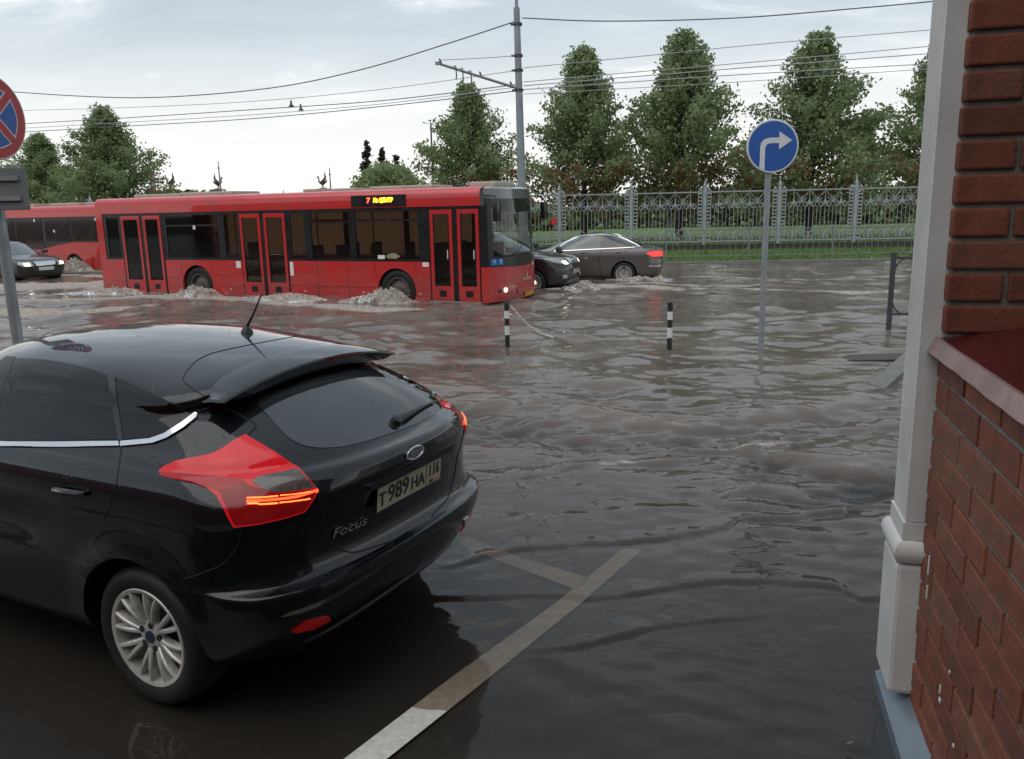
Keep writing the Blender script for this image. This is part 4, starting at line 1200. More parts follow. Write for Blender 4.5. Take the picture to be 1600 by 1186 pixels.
# door handle
for sg in (1, -1):
    hp, hn = B.side(sg)(0.36, 0.93)
    s = MB(); s.tube([hp + Vector((.10, 0, 0)) + hn * .008, hp + Vector((.07, 0, 0.004)) + hn * .032, hp + Vector((-.06, 0, .008)) + hn * .032, hp + Vector((-.10, 0, .008)) + hn * .008], [.012, .015, .015, .012], 8); s.obj('door_handle', BLACK_PAINT, hb, smooth=True)
    hp, hn = B.side(sg)(1.42, 0.91)
    s = MB(); s.tube([hp + Vector((.10, 0, 0)) + hn * .008, hp + Vector((.07, 0, 0.004)) + hn * .032, hp + Vector((-.06, 0, .008)) + hn * .032, hp + Vector((-.10, 0, .008)) + hn * .008], [.012, .015, .015, .012], 8); s.obj('door_handle', BLACK_PAINT, hb, smooth=True)
    s = MB(); s.bbevel(1.78, 1.98, sg * .90 if sg > 0 else -1.06, 1.06 if sg > 0 else -.90, .98, 1.12, .03); s.obj('wing_mirror', BLACK_PAINT, hb, smooth=True)
    link('headlight', decal_mesh('headlight', [(2.95, .72), (3.25, .66), (3.42, .62), (3.42, .70), (3.1, .80), (2.85, .84)], B.side(sg), CLEAR, 0.006, 0.004, 0.04), hb)
link('grille', decal_mesh('grille', [(-.45, .30), (.45, .30), (.5, .48), (-.5, .48)], B.end(1), PLASTIC, 0.006, 0.004, 0.05), hb)
# rear valance
link('rear_valance', decal_mesh('rear_valance', [(-.62, .235), (.62, .235), (.60, .31), (.3, .335), (-.3, .335), (-.60, .31)], B.end(-1), PLASTIC, 0.006, 0.004, 0.04), hb)
# wheels
for x in (0.0, 2.648):
    for sg in (1, -1):
        wheel(hb, x, sg * 0.785, 0.318, 0.320, 0.222, 0.205, sg, n=8)
# cabin
s = MB(); s.bbox(-.55, 2.3, -.60, .60, .38, .44); s.obj('cabin_floor', DARK_CABIN, hb)
for (x, y, w_) in ((.30, 0.0, 1.15), (1.25, .36, .5), (1.25, -.36, .5)):
    s = MB(); s.box((x + .25, y, .62), (.5, w_, .22)); s.box((x - .06, y, .92), (.14, w_, .62), rot=Matrix.Rotation(R(-14), 3, 'Y'))
    s.obj('seat', SEAT_GREY, hb)
    for k in ((-.38, .38) if w_ > 1 else (0,)):
        s = MB(); s.bbevel(x - .20, x - .11, y + k - .13, y + k + .13, 1.20, 1.37, .03); s.obj('headrest', SEAT_GREY, hb, smooth=True)
s = MB(); s.bbox(-.62, -.02, -.58, .58, 1.0, 1.02); s.obj('parcel_shelf', DARK_CABIN, hb)
s = MB(); s.box((1.95, 0, .92), (.4, 1.3, .2)); s.obj('dashboard', DARK_CABIN, hb)

# ================================================================== BUSES
BUS_BLACK = mat('bus_black_trim', (0.012, 0.012, 0.014), 0.28, noise=(4, 0.3), rvar=0.1)
BUS_GLASS = glass('bus_glass', (0.74, 0.68, 0.62), 0.03, 0.08, (0.03, 0.025, 0.02), 1.45)
FOGGED = bpy.data.materials.new('fogged_glass'); FOGGED.use_nodes = True
_t = FOGGED.node_tree; _p = _t.nodes['Principled BSDF']; _p.inputs['Base Color'].default_value = (0.40, 0.30, 0.22, 1); _p.inputs['Roughness'].default_value = 0.3
_tl = N(_t, 'ShaderNodeBsdfTranslucent', inp={0: (0.85, 0.66, 0.50, 1)}); _tr = N(_t, 'ShaderNodeBsdfTransparent', inp={0: (0.7, 0.6, 0.5, 1)})
_m1 = N(_t, 'ShaderNodeMixShader', inp={0: 0.55}); _m2 = N(_t, 'ShaderNodeMixShader', inp={0: 0.22})
_t.links.new(_p.outputs[0], _m1.inputs[1]); _t.links.new(_tl.outputs[0], _m1.inputs[2]); _t.links.new(_m1.outputs[0], _m2.inputs[1]); _t.links.new(_tr.outputs[0], _m2.inputs[2]); _t.links.new(_m2.outputs[0], _t.nodes['Material Output'].inputs[0])
ws_g = glass('bus_windscreen', (0.62, 0.66, 0.64), 0.02, 0.10, (0.03, 0.03, 0.03), 1.5)
BUS_IN = mat('bus_interior', (0.20, 0.16, 0.13), 0.8, noise=(2, 0.4))
BUS_SEAT = mat('bus_seat', (0.05, 0.035, 0.035), 0.8, noise=(20, 0.4))
STICK = mat('sticker_white', (0.75, 0.75, 0.72), 0.5)
def arc_notch(xc, zc, r, z0, n=14):
    """points of an arch cut going from low x to high x"""
    a0 = math.asin(max(-1, min(1, (z0 - zc) / r)))
    return [(xc - r * math.cos(a0 + (math.pi - 2 * a0) * k / n), zc + r * math.sin(a0 + (math.pi - 2 * a0) * k / n)) for k in range(n + 1)]
def side_panel(name, parent, x0, x1, z0, z1, arch=None, y=0.0, th=0.06, m=None):
    poly = [(x0, z0)]
    if arch: poly += arc_notch(*arch, z0)
    poly += [(x1, z0), (x1, z1), (x0, z1)]
    mb = MB(); mb.prism(poly, (0, y, 0), (1, 0, 0), (0, 0, 1), (0, th, 0)); return mb.obj(name, m or RED_PAINT, parent)
def door_leaf(parent, x0, x1, z0, z1, handle=False):
    d = MB(); f = 0.075
    y0, y1 = -0.012, 0.03
    d.bbox(x0, x0 + f, y0, y1, z0, z1); d.bbox(x1 - f, x1, y0, y1, z0, z1); d.bbox(x0 + f, x1 - f, y0, y1, z1 - f * 1.3, z1); d.bbox(x0 + f, x1 - f, y0, y1, z0, z0 + 0.34)
    o = d.obj('door', RED_PAINT, parent)
    g_ = MB(); g_.bbox(x0 + f - .01, x1 - f + .01, 0.004, 0.012, z0 + 0.33, z1 - f); g_.obj('pane', BUS_GLASS, o)
    g_ = MB()
    for (a, b, c, d_) in ((x0 + f, x0 + f + .025, z0 + .34, z1 - f), (x1 - f - .025, x1 - f, z0 + .34, z1 - f)): g_.bbox(a, b, -0.004, 0.003, c, d_)
    g_.obj('seal', BUS_BLACK, o)
    g_ = MB(); xm = (x0 + x1) / 2; g_.bbox(xm - .09, xm + .09, y0 - .006, y0, z0 + .10, z0 + .24); g_.obj('kick_vent', BUS_BLACK, o)
    if handle:
        g_ = MB(); g_.tube([(x1 - .12, y0 - .02, z0 + .95), (x1 - .12, y0 - .02, z0 + 1.15)], .012, 6); g_.obj('handle', STICK, o)
    return o
def bus_wheel(parent, x, z, y, side):
    wheel(parent, x, y, z, 0.50, 0.30, 0.30, side, spokes='disc', rim_mat=mat('bus_rim', (0.16, 0.14, 0.12), 0.6, 0.3, noise=(9, 0.5)))
bus = thing('city_bus', 'red low-floor city bus with orange route display ploughing through the water', 'bus', (-0.47, 18.35, 0.0), R(-24.2))
L_, WID, ZB0, ZBAND, ZWIN, ZTOP = 11.92, 2.5, 0.0, 2.14, 0.91, 2.55
# lower skin between the doors (near side), bottom edge just over the water
WR, WF = -8.47, -2.38
for x0, x1, arch in ((-11.92, -11.06, None), (-9.52, -6.93, (WR, 0.26, 0.52)), (-5.44, -1.47, (WF, 0.24, 0.52))):
    side_panel('skirt_panel', bus, x0, x1, ZB0, ZWIN, arch)
for x_ in (-8.98, -7.93, -4.6, -3.72, -2.93, -1.84):
    mb = MB(); mb.bbox(x_ - .004, x_ + .004, -.0025, .0, .03 if abs(x_ + 8.47) > .6 and abs(x_ + 2.38) > .6 else .55, ZWIN - .01); mb.obj('panel_joint', SEAM, bus)
mb = MB(); mb.bbox(-5.43, -2.95, -.003, .0, .30, .308); mb.obj('panel_joint', SEAM, bus)
# far side and rear, floor, roof
side_panel('skirt_panel', bus, -11.92, 0.0, ZB0, ZWIN, None, WID - 0.06)
mb = MB(); mb.bbox(-11.90, 0.05, 0.08, WID - .08, -.1, .16); mb.obj('floor', DARK_CABIN, bus)
mb = MB(); mb.bbox(-11.97, -11.90, 0.02, WID - .02, ZB0, 2.40); rear = mb.obj('rear_panel', RED_PAINT, bus)
mb = MB(); mb.bbox(-11.985, -11.965, 0.25, WID - .25, 1.15, 2.1); mb.obj('rear_window', BUS_GLASS, rear)
prof = [(0.0, ZBAND), (0.0, 2.36), (0.012, 2.43), (0.05, 2.495), (0.13, 2.535), (0.4, 2.56), (WID / 2, 2.575)]
prof = prof + [(WID - a, b) for a, b in prof[::-1][1:]]
mb = MB(); mb.grid([[(x, a, b) for a, b in prof] for x in (-11.95, -11.94, -6, -0.16)])
mb.add([(-11.95, a, b) for a, b in prof], [tuple(range(len(prof)))])
mb.obj('roof', RED_PAINT, bus, smooth=50)
mb = MB(); mb.bbox(-11.9, -.2, .05, WID - .05, 2.40, 2.43); mb.obj('ceiling_panel', BUS_IN, bus)
# roof hatches
HATCH = mat('hatch_cream', (0.50, 0.46, 0.38), 0.6, noise=(5, 0.3))
for x, w2, hh_ in ((-10.3, .9, .075), (-8.6, .9, .09), (-5.2, .22, .07), (-4.2, .35, .06), (-2.6, .85, .075), (-0.45, .33, .10)):
    mb = MB(); mb.bbevel(x - w2, x + w2, .7, 1.8, 2.55, 2.57 + hh_, .03); mb.obj('roof_hatch', HATCH, bus)
# black glazing band with pillars and panes
band = MB()
pil_x = [(-11.70, -11.58), (-11.13, -11.04), (-9.52, -9.40), (-7.62, -7.42), (-7.00, -6.93), (-5.44, -5.34), (-4.92, -4.72), (-3.62, -3.44), (-1.75, -1.47)]
for a, b in pil_x: band.bbox(a, b, 0.012, 0.05, ZWIN, ZBAND)
for a, b in ((-11.92, -11.70),): pass
for a, b in ((-11.70, -0.02),): band.bbox(a, b, 0.014, 0.05, 2.06, ZBAND + .02)
for a, b in ((-11.58, -11.13), (-9.40, -6.93), (-5.34, -1.47)): band.bbox(a, b, 0.014, 0.05, ZWIN, ZWIN + .06)
for x in (-10.255, -6.19, -0.80): band.bbox(x - .06, x + .06, 0.002, 0.05, .04, 2.08)
for x in (-11.04, -9.545, -6.935, -5.445, -1.465, -.165): band.bbox(x - .035, x + .035, 0.003, 0.05, .04, 2.08)
band.obj('window_surround', BUS_BLACK, bus)
mb = MB(); mb.bbox(-11.92, -11.70, 0.0, .05, ZWIN, ZBAND); mb.obj('corner_panel', RED_PAINT, bus)
for a, b, slider in ((-11.58, -11.13, 0), (-9.40, -7.62, 1.80), (-7.42, -7.0, 0), (-5.34, -4.92, 0), (-4.72, -3.62, 1.82), (-3.44, -1.75, 1.86)):
    w_ = MB(); w_.bbox(a - .01, b + .01, .026, .034, ZWIN + .05, 2.07); wo2 = w_.obj('window', BUS_GLASS, bus)
    if slider:
        k = MB(); k.bbox(a, b, .012, .025, slider - .022, slider + .022); k.obj('glazing_bar', BUS_BLACK, wo2)
k = MB(); k.bbox(-4.70, -3.64, .06, .075, 1.80, 1.90); k.obj('grab_rail', RED_PAINT, bus)
# far glazing: fogged, lets brownish light through
mb = MB()
for a, b in ((-11.6, -9.7), (-9.55, -7.6), (-7.45, -5.5), (-5.35, -3.6), (-3.45, -1.6)):
    w_ = MB(); w_.bbox(a, b, WID - .035, WID - .027, ZWIN + .05, 2.07); w_.obj('window', FOGGED, bus)
    mb.bbox(b, b + .15, WID - .05, WID - .012, ZWIN, ZBAND)
mb.bbox(-11.92, 0, WID - .05, WID - .014, 2.06, ZBAND); mb.obj('window_surround', BUS_BLACK, bus)
# doors
for a, b in ((-11.00, -10.315), (-10.195, -9.58), (-6.895, -6.25), (-6.13, -5.485)): door_leaf(bus, a, b, .03, 2.07)
door_leaf(bus, -1.425, -.865, .03, 2.07, True); door_leaf(bus, -.735, -.205, .03, 2.07, True)
mb = MB()
for a, b in ((-11.04, -9.54), (-6.93, -5.44), (-1.47, -.17)):
    mb = MB(); mb.bbox(a, b, -.03, .02, .0, .028); mb.obj('door_step', GALV, bus)
pass
# front: rounded red mask, black windscreen surround, curved glass
def fx_(y, z):
    c = 1 - abs(2 * y / WID - 1) ** 3.2
    lean = 0.16 * max(0, (z - 0.75) / 1.8) ** 1.6
    return -0.02 + 0.34 * c ** 0.9 - lean * (0.35 + 0.65 * c) + 0.03 * math.exp(-((z - .2) / .12) ** 2) * c
def front_patch(y0, y1, z0, z1, ny=28, nz=8, off=0.0, zb=None):
    P = []
    for i in range(ny + 1):
        y = y0 + (y1 - y0) * i / ny; row = []
        for j in range(nz + 1):
            za = zb(y) if zb else z0
            z = za + (z1 - za) * j / nz
            row.append((fx_(y, z) + off, y, z))
        P.append(row)
    return P
mb = MB(); mb.grid(front_patch(0, WID, .02, .80)); mb.bbox(-.17, 0.0, 0.0, .05, .0, .80); mb.obj('front_mask', RED_PAINT, bus, smooth=50)
mb = MB(); mb.grid(front_patch(0, WID, .80, 1.0, zb=lambda y: .80 - .04 * math.sin(math.pi * y / WID))); mb.grid(front_patch(0, .13, 1.0, 2.3)); mb.grid(front_patch(WID - .13, WID, 1.0, 2.3))
mb.bbox(-.17, 0.0, 0.002, .05, .80, ZBAND); mb.obj('windscreen_surround', BUS_BLACK, bus, smooth=50)
vz = mat('visor_grey', (0.10, 0.115, 0.12), 0.25, coat=1.0, noise=(3, 0.4))
mb = MB(); mb.grid(front_patch(0, WID, 2.28, 2.50)); mb.grid([[(fx_(y, 2.50) * (1 - t) + -.17 * t, y, 2.50 + .07 * math.sin(t * math.pi / 2) - (.12 * t * (abs(2 * y / WID - 1) ** 6))) for t in np.linspace(0, 1, 7)] for y in np.linspace(0, WID, 29)])
mb.prism([(-.17, ZBAND), (fx_(0, ZBAND), ZBAND), (fx_(0, 2.5), 2.5), (-.17, 2.44)], (0, 0.004, 0), (1, 0, 0), (0, 0, 1), (0, .03, 0)); mb.obj('front_dome', vz, bus, smooth=50)
mb = MB(); mb.grid(front_patch(.12, WID - .12, .99, 2.29, off=-.006)); scr_ = mb.obj('windscreen', ws_g, bus, smooth='all')
mb = MB(); mb.grid(front_patch(.22, WID - .22, 1.98, 2.27, off=-.05)); mb.obj('destination_blind', mat('blind_panel', (0.30, 0.27, 0.20), 0.6, noise=(2.2, 0.0, (0.03, 0.03, 0.03))), bus, smooth='all')
# headlamps, plate, emblem, stickers
LAMP = mat('lamp_lit', (0.9, 0.85, 0.7), 0.2, emit=((1.0, 0.85, 0.55), 1.1))
for y in (.38, WID - .38):
    p = (fx_(y, .27), y, .27); mb = MB(); mb.lathe([(.055, -.02), (.055, .012), (.0, .03)], p, (1, (-.45 if y < 1 else .45), 0), 14); mb.obj('headlight', LAMP, bus, smooth=True)
    y2 = y - .16 if y < 1 else y + .16
    mb = MB(); mb.lathe([(.055, -.02), (.055, .012), (.0, .02)], (fx_(y2, .27), y2, .27), (1, (-.8 if y < 1 else .8), 0), 12); mb.obj('side_lamp', mat('lamp_off', (0.12, 0.02, 0.02), 0.2), bus)
mb = MB(); mb.grid(front_patch(.8, WID - .3, .16, .25, off=.02)); mb.obj('bumper_highlight_strip', RED_PAINT, bus, smooth='all')
def fquad(mb, y0, y1, z0, z1, off): mb.grid(front_patch(y0, y1, z0, z1, 6, 2, off))
mb = MB(); fquad(mb, 1.22, 1.74, .05, .16, .022); mb.obj('number_plate', mat('plate_yellow', (0.62, 0.33, 0.02), 0.5), bus)
EMB = mat('emblem_gold', (0.55, 0.45, 0.25), 0.35, 0.6)
mb = MB()
for k in range(3):
    ya = 1.22 + k * .16; mb.prism([(-.07, 0), (.07, 0), (.03, .07), (-.03, .07)], (fx_(ya, .42) + .012, ya, .42), (0, 1, 0), (0, 0, 1), (.01, 0, 0))
mb.prism([(-.05, .08), (.05, .08), (0, .22)], (fx_(1.38, .42) + .012, 1.38, .42), (0, 1, 0), (0, 0, 1), (.01, 0, 0)); mb.obj('emblem', EMB, bus)
BLUE_ST = mat('sticker_blue', (0.01, 0.16, 0.50), 0.4)
for y in (.12, .27):
    mb = MB(); fquad(mb, y - .065, y + .065, .84, .97, .012); so_ = mb.obj('access_sticker', BLUE_ST, bus)
    mb = MB(); mb.lathe([(.018, 0), (.018, .004)], (fx_(y, .94) + .014, y, .94), (1, -.5, 0), 8); mb.tube([(fx_(y, .9) + .017, y, .93), (fx_(y, .9) + .017, y + .005, .89), (fx_(y, .88) + .017, y + .03, .87)], .009, 5); mb.obj('pictogram', STICK, so_)
mb = MB(); fquad(mb, 2.18, 2.28, .62, .78, .012); mb.obj('route_card', STICK, bus)
# stickers on the flank
for x0, x1, z0, z1 in ((-7.12, -6.97, .72, .89), (-5.42, -5.32, .55, .88), (-1.66, -1.50, .80, .90), (-2.85, -2.66, .97, 1.06), (-8.45, -8.37, 1.70, 1.80)):
    mb = MB(); mb.bbox(x0, x1, -.006, -.0, z0, z1); mb.obj('sticker', STICK, bus)
mb = MB(); mb.prism([(-.2, .05), (-.1, .0), (.1, 0), (.2, .05), (.1, .11), (0, .13), (-.1, .11)], (-2.45, .010, .98), (1, 0, 0), (0, 0, 1), (0, -.004, 0)); mb.obj('sticker', mat('sticker_green', (0.10, 0.30, 0.16), 0.5, noise=(9, 0, (0.6, 0.2, 0.15))), bus)
for x in (-11.6, -7.35, -5.0, -3.3, -1.75):
    mb = MB(); mb.lathe([(.03, 0), (.03, .008), (.02, .014), (0, .014)], (x, 0, .17), (0, -1, 0), 10); mb.obj('side_marker', mat('marker_grey', (0.4, 0.36, 0.3), 0.3), bus)
# route display
mb = MB(); mb.bbevel(-3.50, -2.03, -.03, .04, 2.17, 2.43, .012); disp = mb.obj('route_display', BUS_BLACK, bus)
LED_O = mat('led_orange', (1, 0.5, 0.05), 0.4, emit=((1.0, 0.46, 0.02), 3.0)); LED_R = mat('led_sign_red', (1, 0.1, 0.05), 0.4, emit=((1.0, 0.08, 0.04), 2.2))
place_text('display_lettering', text_mesh('display_lettering', '7', .16, LED_R, .002, .1, 1.2, .006), disp, (-3.02, -.034, 2.305), (1, 0, 0), (0, 0, 1))
place_text('display_lettering', text_mesh('display_lettering', 'На ЦЕНТР', .135, LED_O, .002, .2, .80, .005), disp, (-2.62, -.034, 2.305), (1, 0, 0), (0, 0, 1))
# mirror arms at the front corner
mb = MB(); mb.tube([(-.02, 0.04, 2.35), (.25, -.10, 2.33), (.33, -.12, 2.2)], .018, 7); mb.bbevel(.24, .36, -.24, -.02, 1.80, 2.2, .03); mb.obj('wing_mirror', BUS_BLACK, bus, smooth=True)
mb = MB(); mb.tube([(-.02, WID - .04, 2.35), (.25, WID + .06, 2.33), (.33, WID + .1, 2.2)], .018, 7); mb.bbevel(.24, .36, WID + .0, WID + .22, 1.80, 2.2, .03); mb.obj('wing_mirror', BUS_BLACK, bus, smooth=True)
mb = MB()
for y0, y1 in ((.7, 1.2), (1.5, 2.1)): mb.tube([(fx_(y0, 1.0) + .03, y0, 1.0), (fx_(y1, 1.25) + .03, y1, 1.25)], .01, 5)
mb.obj('wiper', PLASTIC, bus)
mb = MB(); mb.bbox(-.05, .12, .2, WID - .2, .75, 1.02); mb.obj('dashboard', mat('dash_grey', (0.16, 0.15, 0.13), 0.7), bus)
for x, z, y, sd in ((WR, .25, .20, -1), (WF, .24, .20, -1), (WR, .25, WID - .2, 1), (WF, .24, WID - .2, 1)): bus_wheel(bus, x, z, y, sd)
# wheel housings
mb = MB()
for x in (WR, WF): mb.bbox(x - .62, x + .62, .36, .9, 0, .86)
mb.obj('wheel_housing', DARK_CABIN, bus)
for x in (-9.2, -8.0, -4.6, -3.9, -2.9):
    for y in (.38, 1.95):
        mb = MB(); mb.bbevel(x - .22, x + .22, y - .2, y + .2, .55, .66, .02); mb.bbevel(x - .27, x - .20, y - .2, y + .2, .62, 1.28, .02); mb.obj('seat', BUS_SEAT, bus)
for x, y in ((-10.2, .9), (-6.2, .9), (-4.9, .5), (-3.3, .55), (-1.3, .8), (-7.5, .5)):
    mb = MB(); mb.tube([(x, y, .16), (x, y, 2.41)], .018, 6); mb.obj('grab_pole', mat('pole_yellow', (0.35, 0.28, 0.08), 0.4), bus)
mb = MB(); mb.bbox(-1.75, -1.68, .3, 2.3, .16, 1.3); mb.bbox(-1.5, -.2, 1.25, 1.3, .16, 1.3); mb.obj('cab_partition', mat('cab_dark', (0.035, 0.035, 0.035), 0.7), bus)

# ---- second bus, further off
b2 = thing('city_bus', 'second red bus with a stepped black window line behind the dark saloon', 'bus', (-15.45, 31.75, 0.0), R(-26))
mb = MB(); mb.prism([(-10.5, .05), *arc_notch(-1.6, .14, .54, .05), (0, .05), (0, 1.12), (-1.6, 1.12), (-2.4, 1.02), (-3.4, .84), (-10.5, .84)], (0, 0, 0), (1, 0, 0), (0, 0, 1), (0, .06, 0)); mb.obj('skirt_panel', RED_PAINT, b2)
mb = MB(); mb.bbox(-10.5, 0, 2.44, 2.5, .05, .84); mb.bbox(-.05, 0.01, .061, 2.44, .05, 2.1); mb.bbox(-10.55, -10.5, 0, 2.5, .05, 2.1); mb.obj('skirt_panel', RED_PAINT, b2)
prof = [(0.0, 2.08), (0.0, 2.34), (0.03, 2.43), (0.12, 2.49), (1.25, 2.53)]; prof = prof + [(2.5 - a, b) for a, b in prof[::-1][1:]]
mb = MB(); mb.grid([[(x, a, b) for a, b in prof] for x in (-10.55, 0.02)]); mb.add([(0.02, a, b) for a, b in prof], [tuple(range(len(prof)))]); mb.obj('roof', RED_PAINT, b2, smooth=50)
mb = MB(); mb.prism([(-10.5, .80), (-3.4, .80), (-2.4, .98), (-1.6, 1.08), (-.06, 1.08), (-.06, 2.1), (-10.5, 2.1)], (0, .02, 0), (1, 0, 0), (0, 0, 1), (0, .02, 0)); mb.obj('window_surround', BUS_BLACK, b2)
for a, b, z0 in ((-1.55, -.18, 1.16), (-3.1, -1.65, 1.16), (-4.9, -3.3, .92), (-6.6, -5.0, .92), (-8.3, -6.7, .92), (-10.2, -8.4, .92)):
    mb = MB(); mb.bbox(a, b, .008, .016, z0, 2.02); mb.obj('window', mat('dark_window', (0.012, 0.010, 0.010), 0.06, noise=(3, 0.0, (0.05, 0.03, 0.025))), b2)
for x, z in ((-.12, 1.97), (-3.65, 1.97), (-2.55, 1.55)):
    mb = MB(); mb.bbox(x - .05, x + .05, -.012, -.004, z - .05, z + .05); mb.obj('sticker', STICK, b2)
for x, y in ((-2.6, 1.0), (-.6, 1.1), (-5.2, 1.0)): 
    mb = MB(); mb.bbevel(x - .8, x + .8, .6, 1.9, 2.50, 2.62, .03); mb.obj('roof_hatch', HATCH, b2)
mb = MB(); mb.bbevel(-.9, -.55, -.05, .02, .12, .55, .02); mb.obj('fuel_flap', RED_PAINT, b2)
bus_wheel(b2, -1.6, .16, .22, -1); bus_wheel(b2, -7.6, .16, .22, -1)
mb = MB(); mb.bbox(-2.25, -.95, .40, 1.0, 0, .8); mb.obj('wheel_housing', DARK_CABIN, b2)
mb = MB(); mb.lathe([(.04, 0), (.04, .02), (0, .03)], (-2.6, 0, .32), (0, -1, 0), 8); mb.obj('side_marker', mat('amber', (0.8, 0.3, 0.02), 0.3, emit=((1, .35, .03), 1.5)), b2)

def bus_pt(x, y, z=0.0, o=None):
    o = o or bus
    return o.matrix_basis @ Vector((x, y, z))
bpy.context.view_layer.update()
splash('muddy splash at the front wheel of the near bus', bus_pt(-2.75, -.22), R(-24.2), 2.5, .9, .30, 31, 110)
splash('muddy splash at the rear wheel of the near bus', bus_pt(-8.45, -.25), R(-24.2), 2.2, .8, .27, 32, 90)
splash('long low wave of foam along the flank of the near bus', bus_pt(-5.6, -.42), R(-24.2), 4.2, .8, .16, 33, 40)
splash('foaming wake behind the tail of the near bus', bus_pt(-11.6, -.25), R(-24.2), 4.0, 1.2, .16, 36, 60)
splash('muddy splash at the wheel of the far bus', bus_pt(-1.3, -.3, 0, b2), R(-26), 2.6, .9, .42, 34, 70)

# ================================================================== OTHER CARS
def rect(x0, x1, z0, z1): return [(x0, z0), (x1, z0), (x1, z1), (x0, z1)]
DARKGLASS = mat('dark_car_glass', (0.015, 0.018, 0.018), 0.05, coat=1.0, noise=(2.5, 0.0, (0.05, 0.055, 0.05)))
WIN_LIGHT = mat('pale_car_glass', (0.09, 0.12, 0.115), 0.06, coat=1.0, noise=(2.0, 0.3))
TAIL_ON = mat('tail_on', (0.6, 0.02, 0.02), 0.2, emit=((1.0, 0.05, 0.04), 0.8))
HEAD_ON = mat('head_on', (0.9, 0.9, 0.8), 0.15, emit=((1.0, 0.9, 0.68), 3.2))
HEAD_OFF = mat('head_glass', (0.45, 0.46, 0.44), 0.12, coat=1.0, noise=(12, 0.5))
def generic_car(name, label, loc, rz, keys, paint, wb, rt, rr, tw, spokes, zoff):
    c = thing(name, label, 'car', (loc[0], loc[1], zoff), rz)
    b = Body(keys, c, sub=3, nr=22, ns=22, nf=22)
    b.shell('body', [paint, PLASTIC], [(0.0, rt, rt * 1.14), (wb, rt, rt * 1.14)], c)
    for x in (0.0, wb):
        for sg in (1, -1): wheel(c, x, sg * tw, rt, rt, rr, 0.21, sg, spokes=spokes, n=10)
    return c, b
def sd(c, b, name, poly, m, off=.004, step=.05, both=True):
    for sg in ((1, -1) if both else (1,)): link(name, decal_mesh(name, poly, b.side(sg), m, off, .006, step), c)
def en(c, b, name, poly, m, sgn, off=.004, step=.05, mirror=False):
    link(name, decal_mesh(name, poly, b.end(sgn), m, off, .006, step), c)
    if mirror: link(name, decal_mesh(name, [(-y, z) for y, z in poly], b.end(sgn), m, off, .006, step), c)

# ---- taupe saloon heading left on the far side (its left flank would face away: we see the right... it drives left, so the left flank faces us)
SK = [(.20, .74, -.80, .4, 3, 3.45, .5, 2.6), (.26, .86, -.98, .5, 3, 3.62, .7, 2.6), (.42, .90, -1.08, .55, 2.8, 3.74, .8, 2.5), (.60, .905, -1.11, .55, 2.8, 3.75, .8, 2.5), (.72, .905, -1.09, .55, 2.8, 3.66, .8, 2.5),
      (.84, .90, -1.10, .55, 2.7, 3.30, .9, 2.5), (.92, .885, -1.11, .55, 2.7, 2.85, .9, 2.5), (.985, .86, -1.10, .5, 2.6, 2.45, .8, 2.5), (1.02, .835, -.98, .5, 2.5, 2.3, .8, 2.5), (1.05, .81, -.72, .6, 2.5, 2.2, .8, 2.4),
      (1.15, .765, -.42, .7, 2.4, 1.98, .8, 2.4), (1.27, .71, -.10, .8, 2.4, 1.70, .8, 2.3), (1.37, .65, .18, .7, 2.3, 1.42, .6, 2.3), (1.43, .58, .40, .6, 2.2, 1.2, .5, 2.2), (1.465, .46, .60, .4, 2.1, 1.0, .3, 2.1), (1.483, .25, .72, .2, 2, .88, .1, 2), (1.485, .03, .79, .03, 2, .82, .03, 2)]
w_px = ony(984, 425, 23.6)
sedan, b = generic_car('saloon_car', 'taupe saloon with lit tail lights driving left past the fence', (w_px.x, 24.45), R(180 - 11), SK, TAUPE_PAINT, 2.85, .325, .225, .79, 'twin', -.16)
sd(sedan, b, 'side_window', spline([(-.33, 1.075), (.3, 1.045), (.62, 1.03), (.60, 1.38), (.40, 1.37), (.1, 1.285)], 2, True), DARKGLASS)
sd(sedan, b, 'side_window', [(.70, 1.03), (1.3, 1.01), (1.95, .985), (1.6, 1.22), (1.30, 1.35), (1.0, 1.385), (.70, 1.385)], WIN_LIGHT)
s = MB()
for mir in (False, True):
    seam(s, [(2.0, .97), (1.0, 1.01), (.0, 1.045), (-.38, 1.065), (-.40, 1.09), (.06, 1.30), (.38, 1.39), (.9, 1.405), (1.3, 1.375), (1.65, 1.23), (2.02, .975)], b.side(1), .022, 5, .006, mir)
s.obj('window_trim', CHROME, sedan, smooth=True)
sd(sedan, b, 'tail_light', [(-1.03, .80), (-.80, .80), (-.62, .90), (-.80, .95), (-1.03, .94)], TAIL_ON, .008)
en(sedan, b, 'tail_light', [(.45, .80), (.84, .80), (.82, .94), (.45, .92)], TAIL_ON, -1, .008, .04, True)
en(sedan, b, 'number_plate', rect(-.26, .26, .66, .78), PLATE, -1, .01, .06)
en(sedan, b, 'rear_window', [(-.62, 1.09), (.62, 1.09), (.5, 1.36), (-.5, 1.36)], DARKGLASS, -1, .004, .06)
sd(sedan, b, 'bumper_trim', [(-1.03, .50), (-.70, .52), (-.70, .56), (-1.03, .56)], CHROME, .006)
for x in (.66, -.02, 1.75):
    s = MB(); seam(s, [(x, .99), (x + .03, .7), (x, .35)], b.side(1), .006); s.obj('panel_gap', SEAM, sedan)
for x in (.15, 1.15):
    p, n = b.side(1)(x, .93); s = MB(); s.tube([p + Vector((.09, 0, 0)) + n * .01, p + n * .03, p + Vector((-.09, 0, 0)) + n * .01], .014, 6); s.obj('door_handle', TAUPE_PAINT, sedan)
link('windscreen', decal_mesh('windscreen', [(-.7, 1.0), (.7, 1.0), (.52, 1.36), (-.52, 1.36)], b.end(1), WIN_LIGHT, .004, .006, .08), sedan)
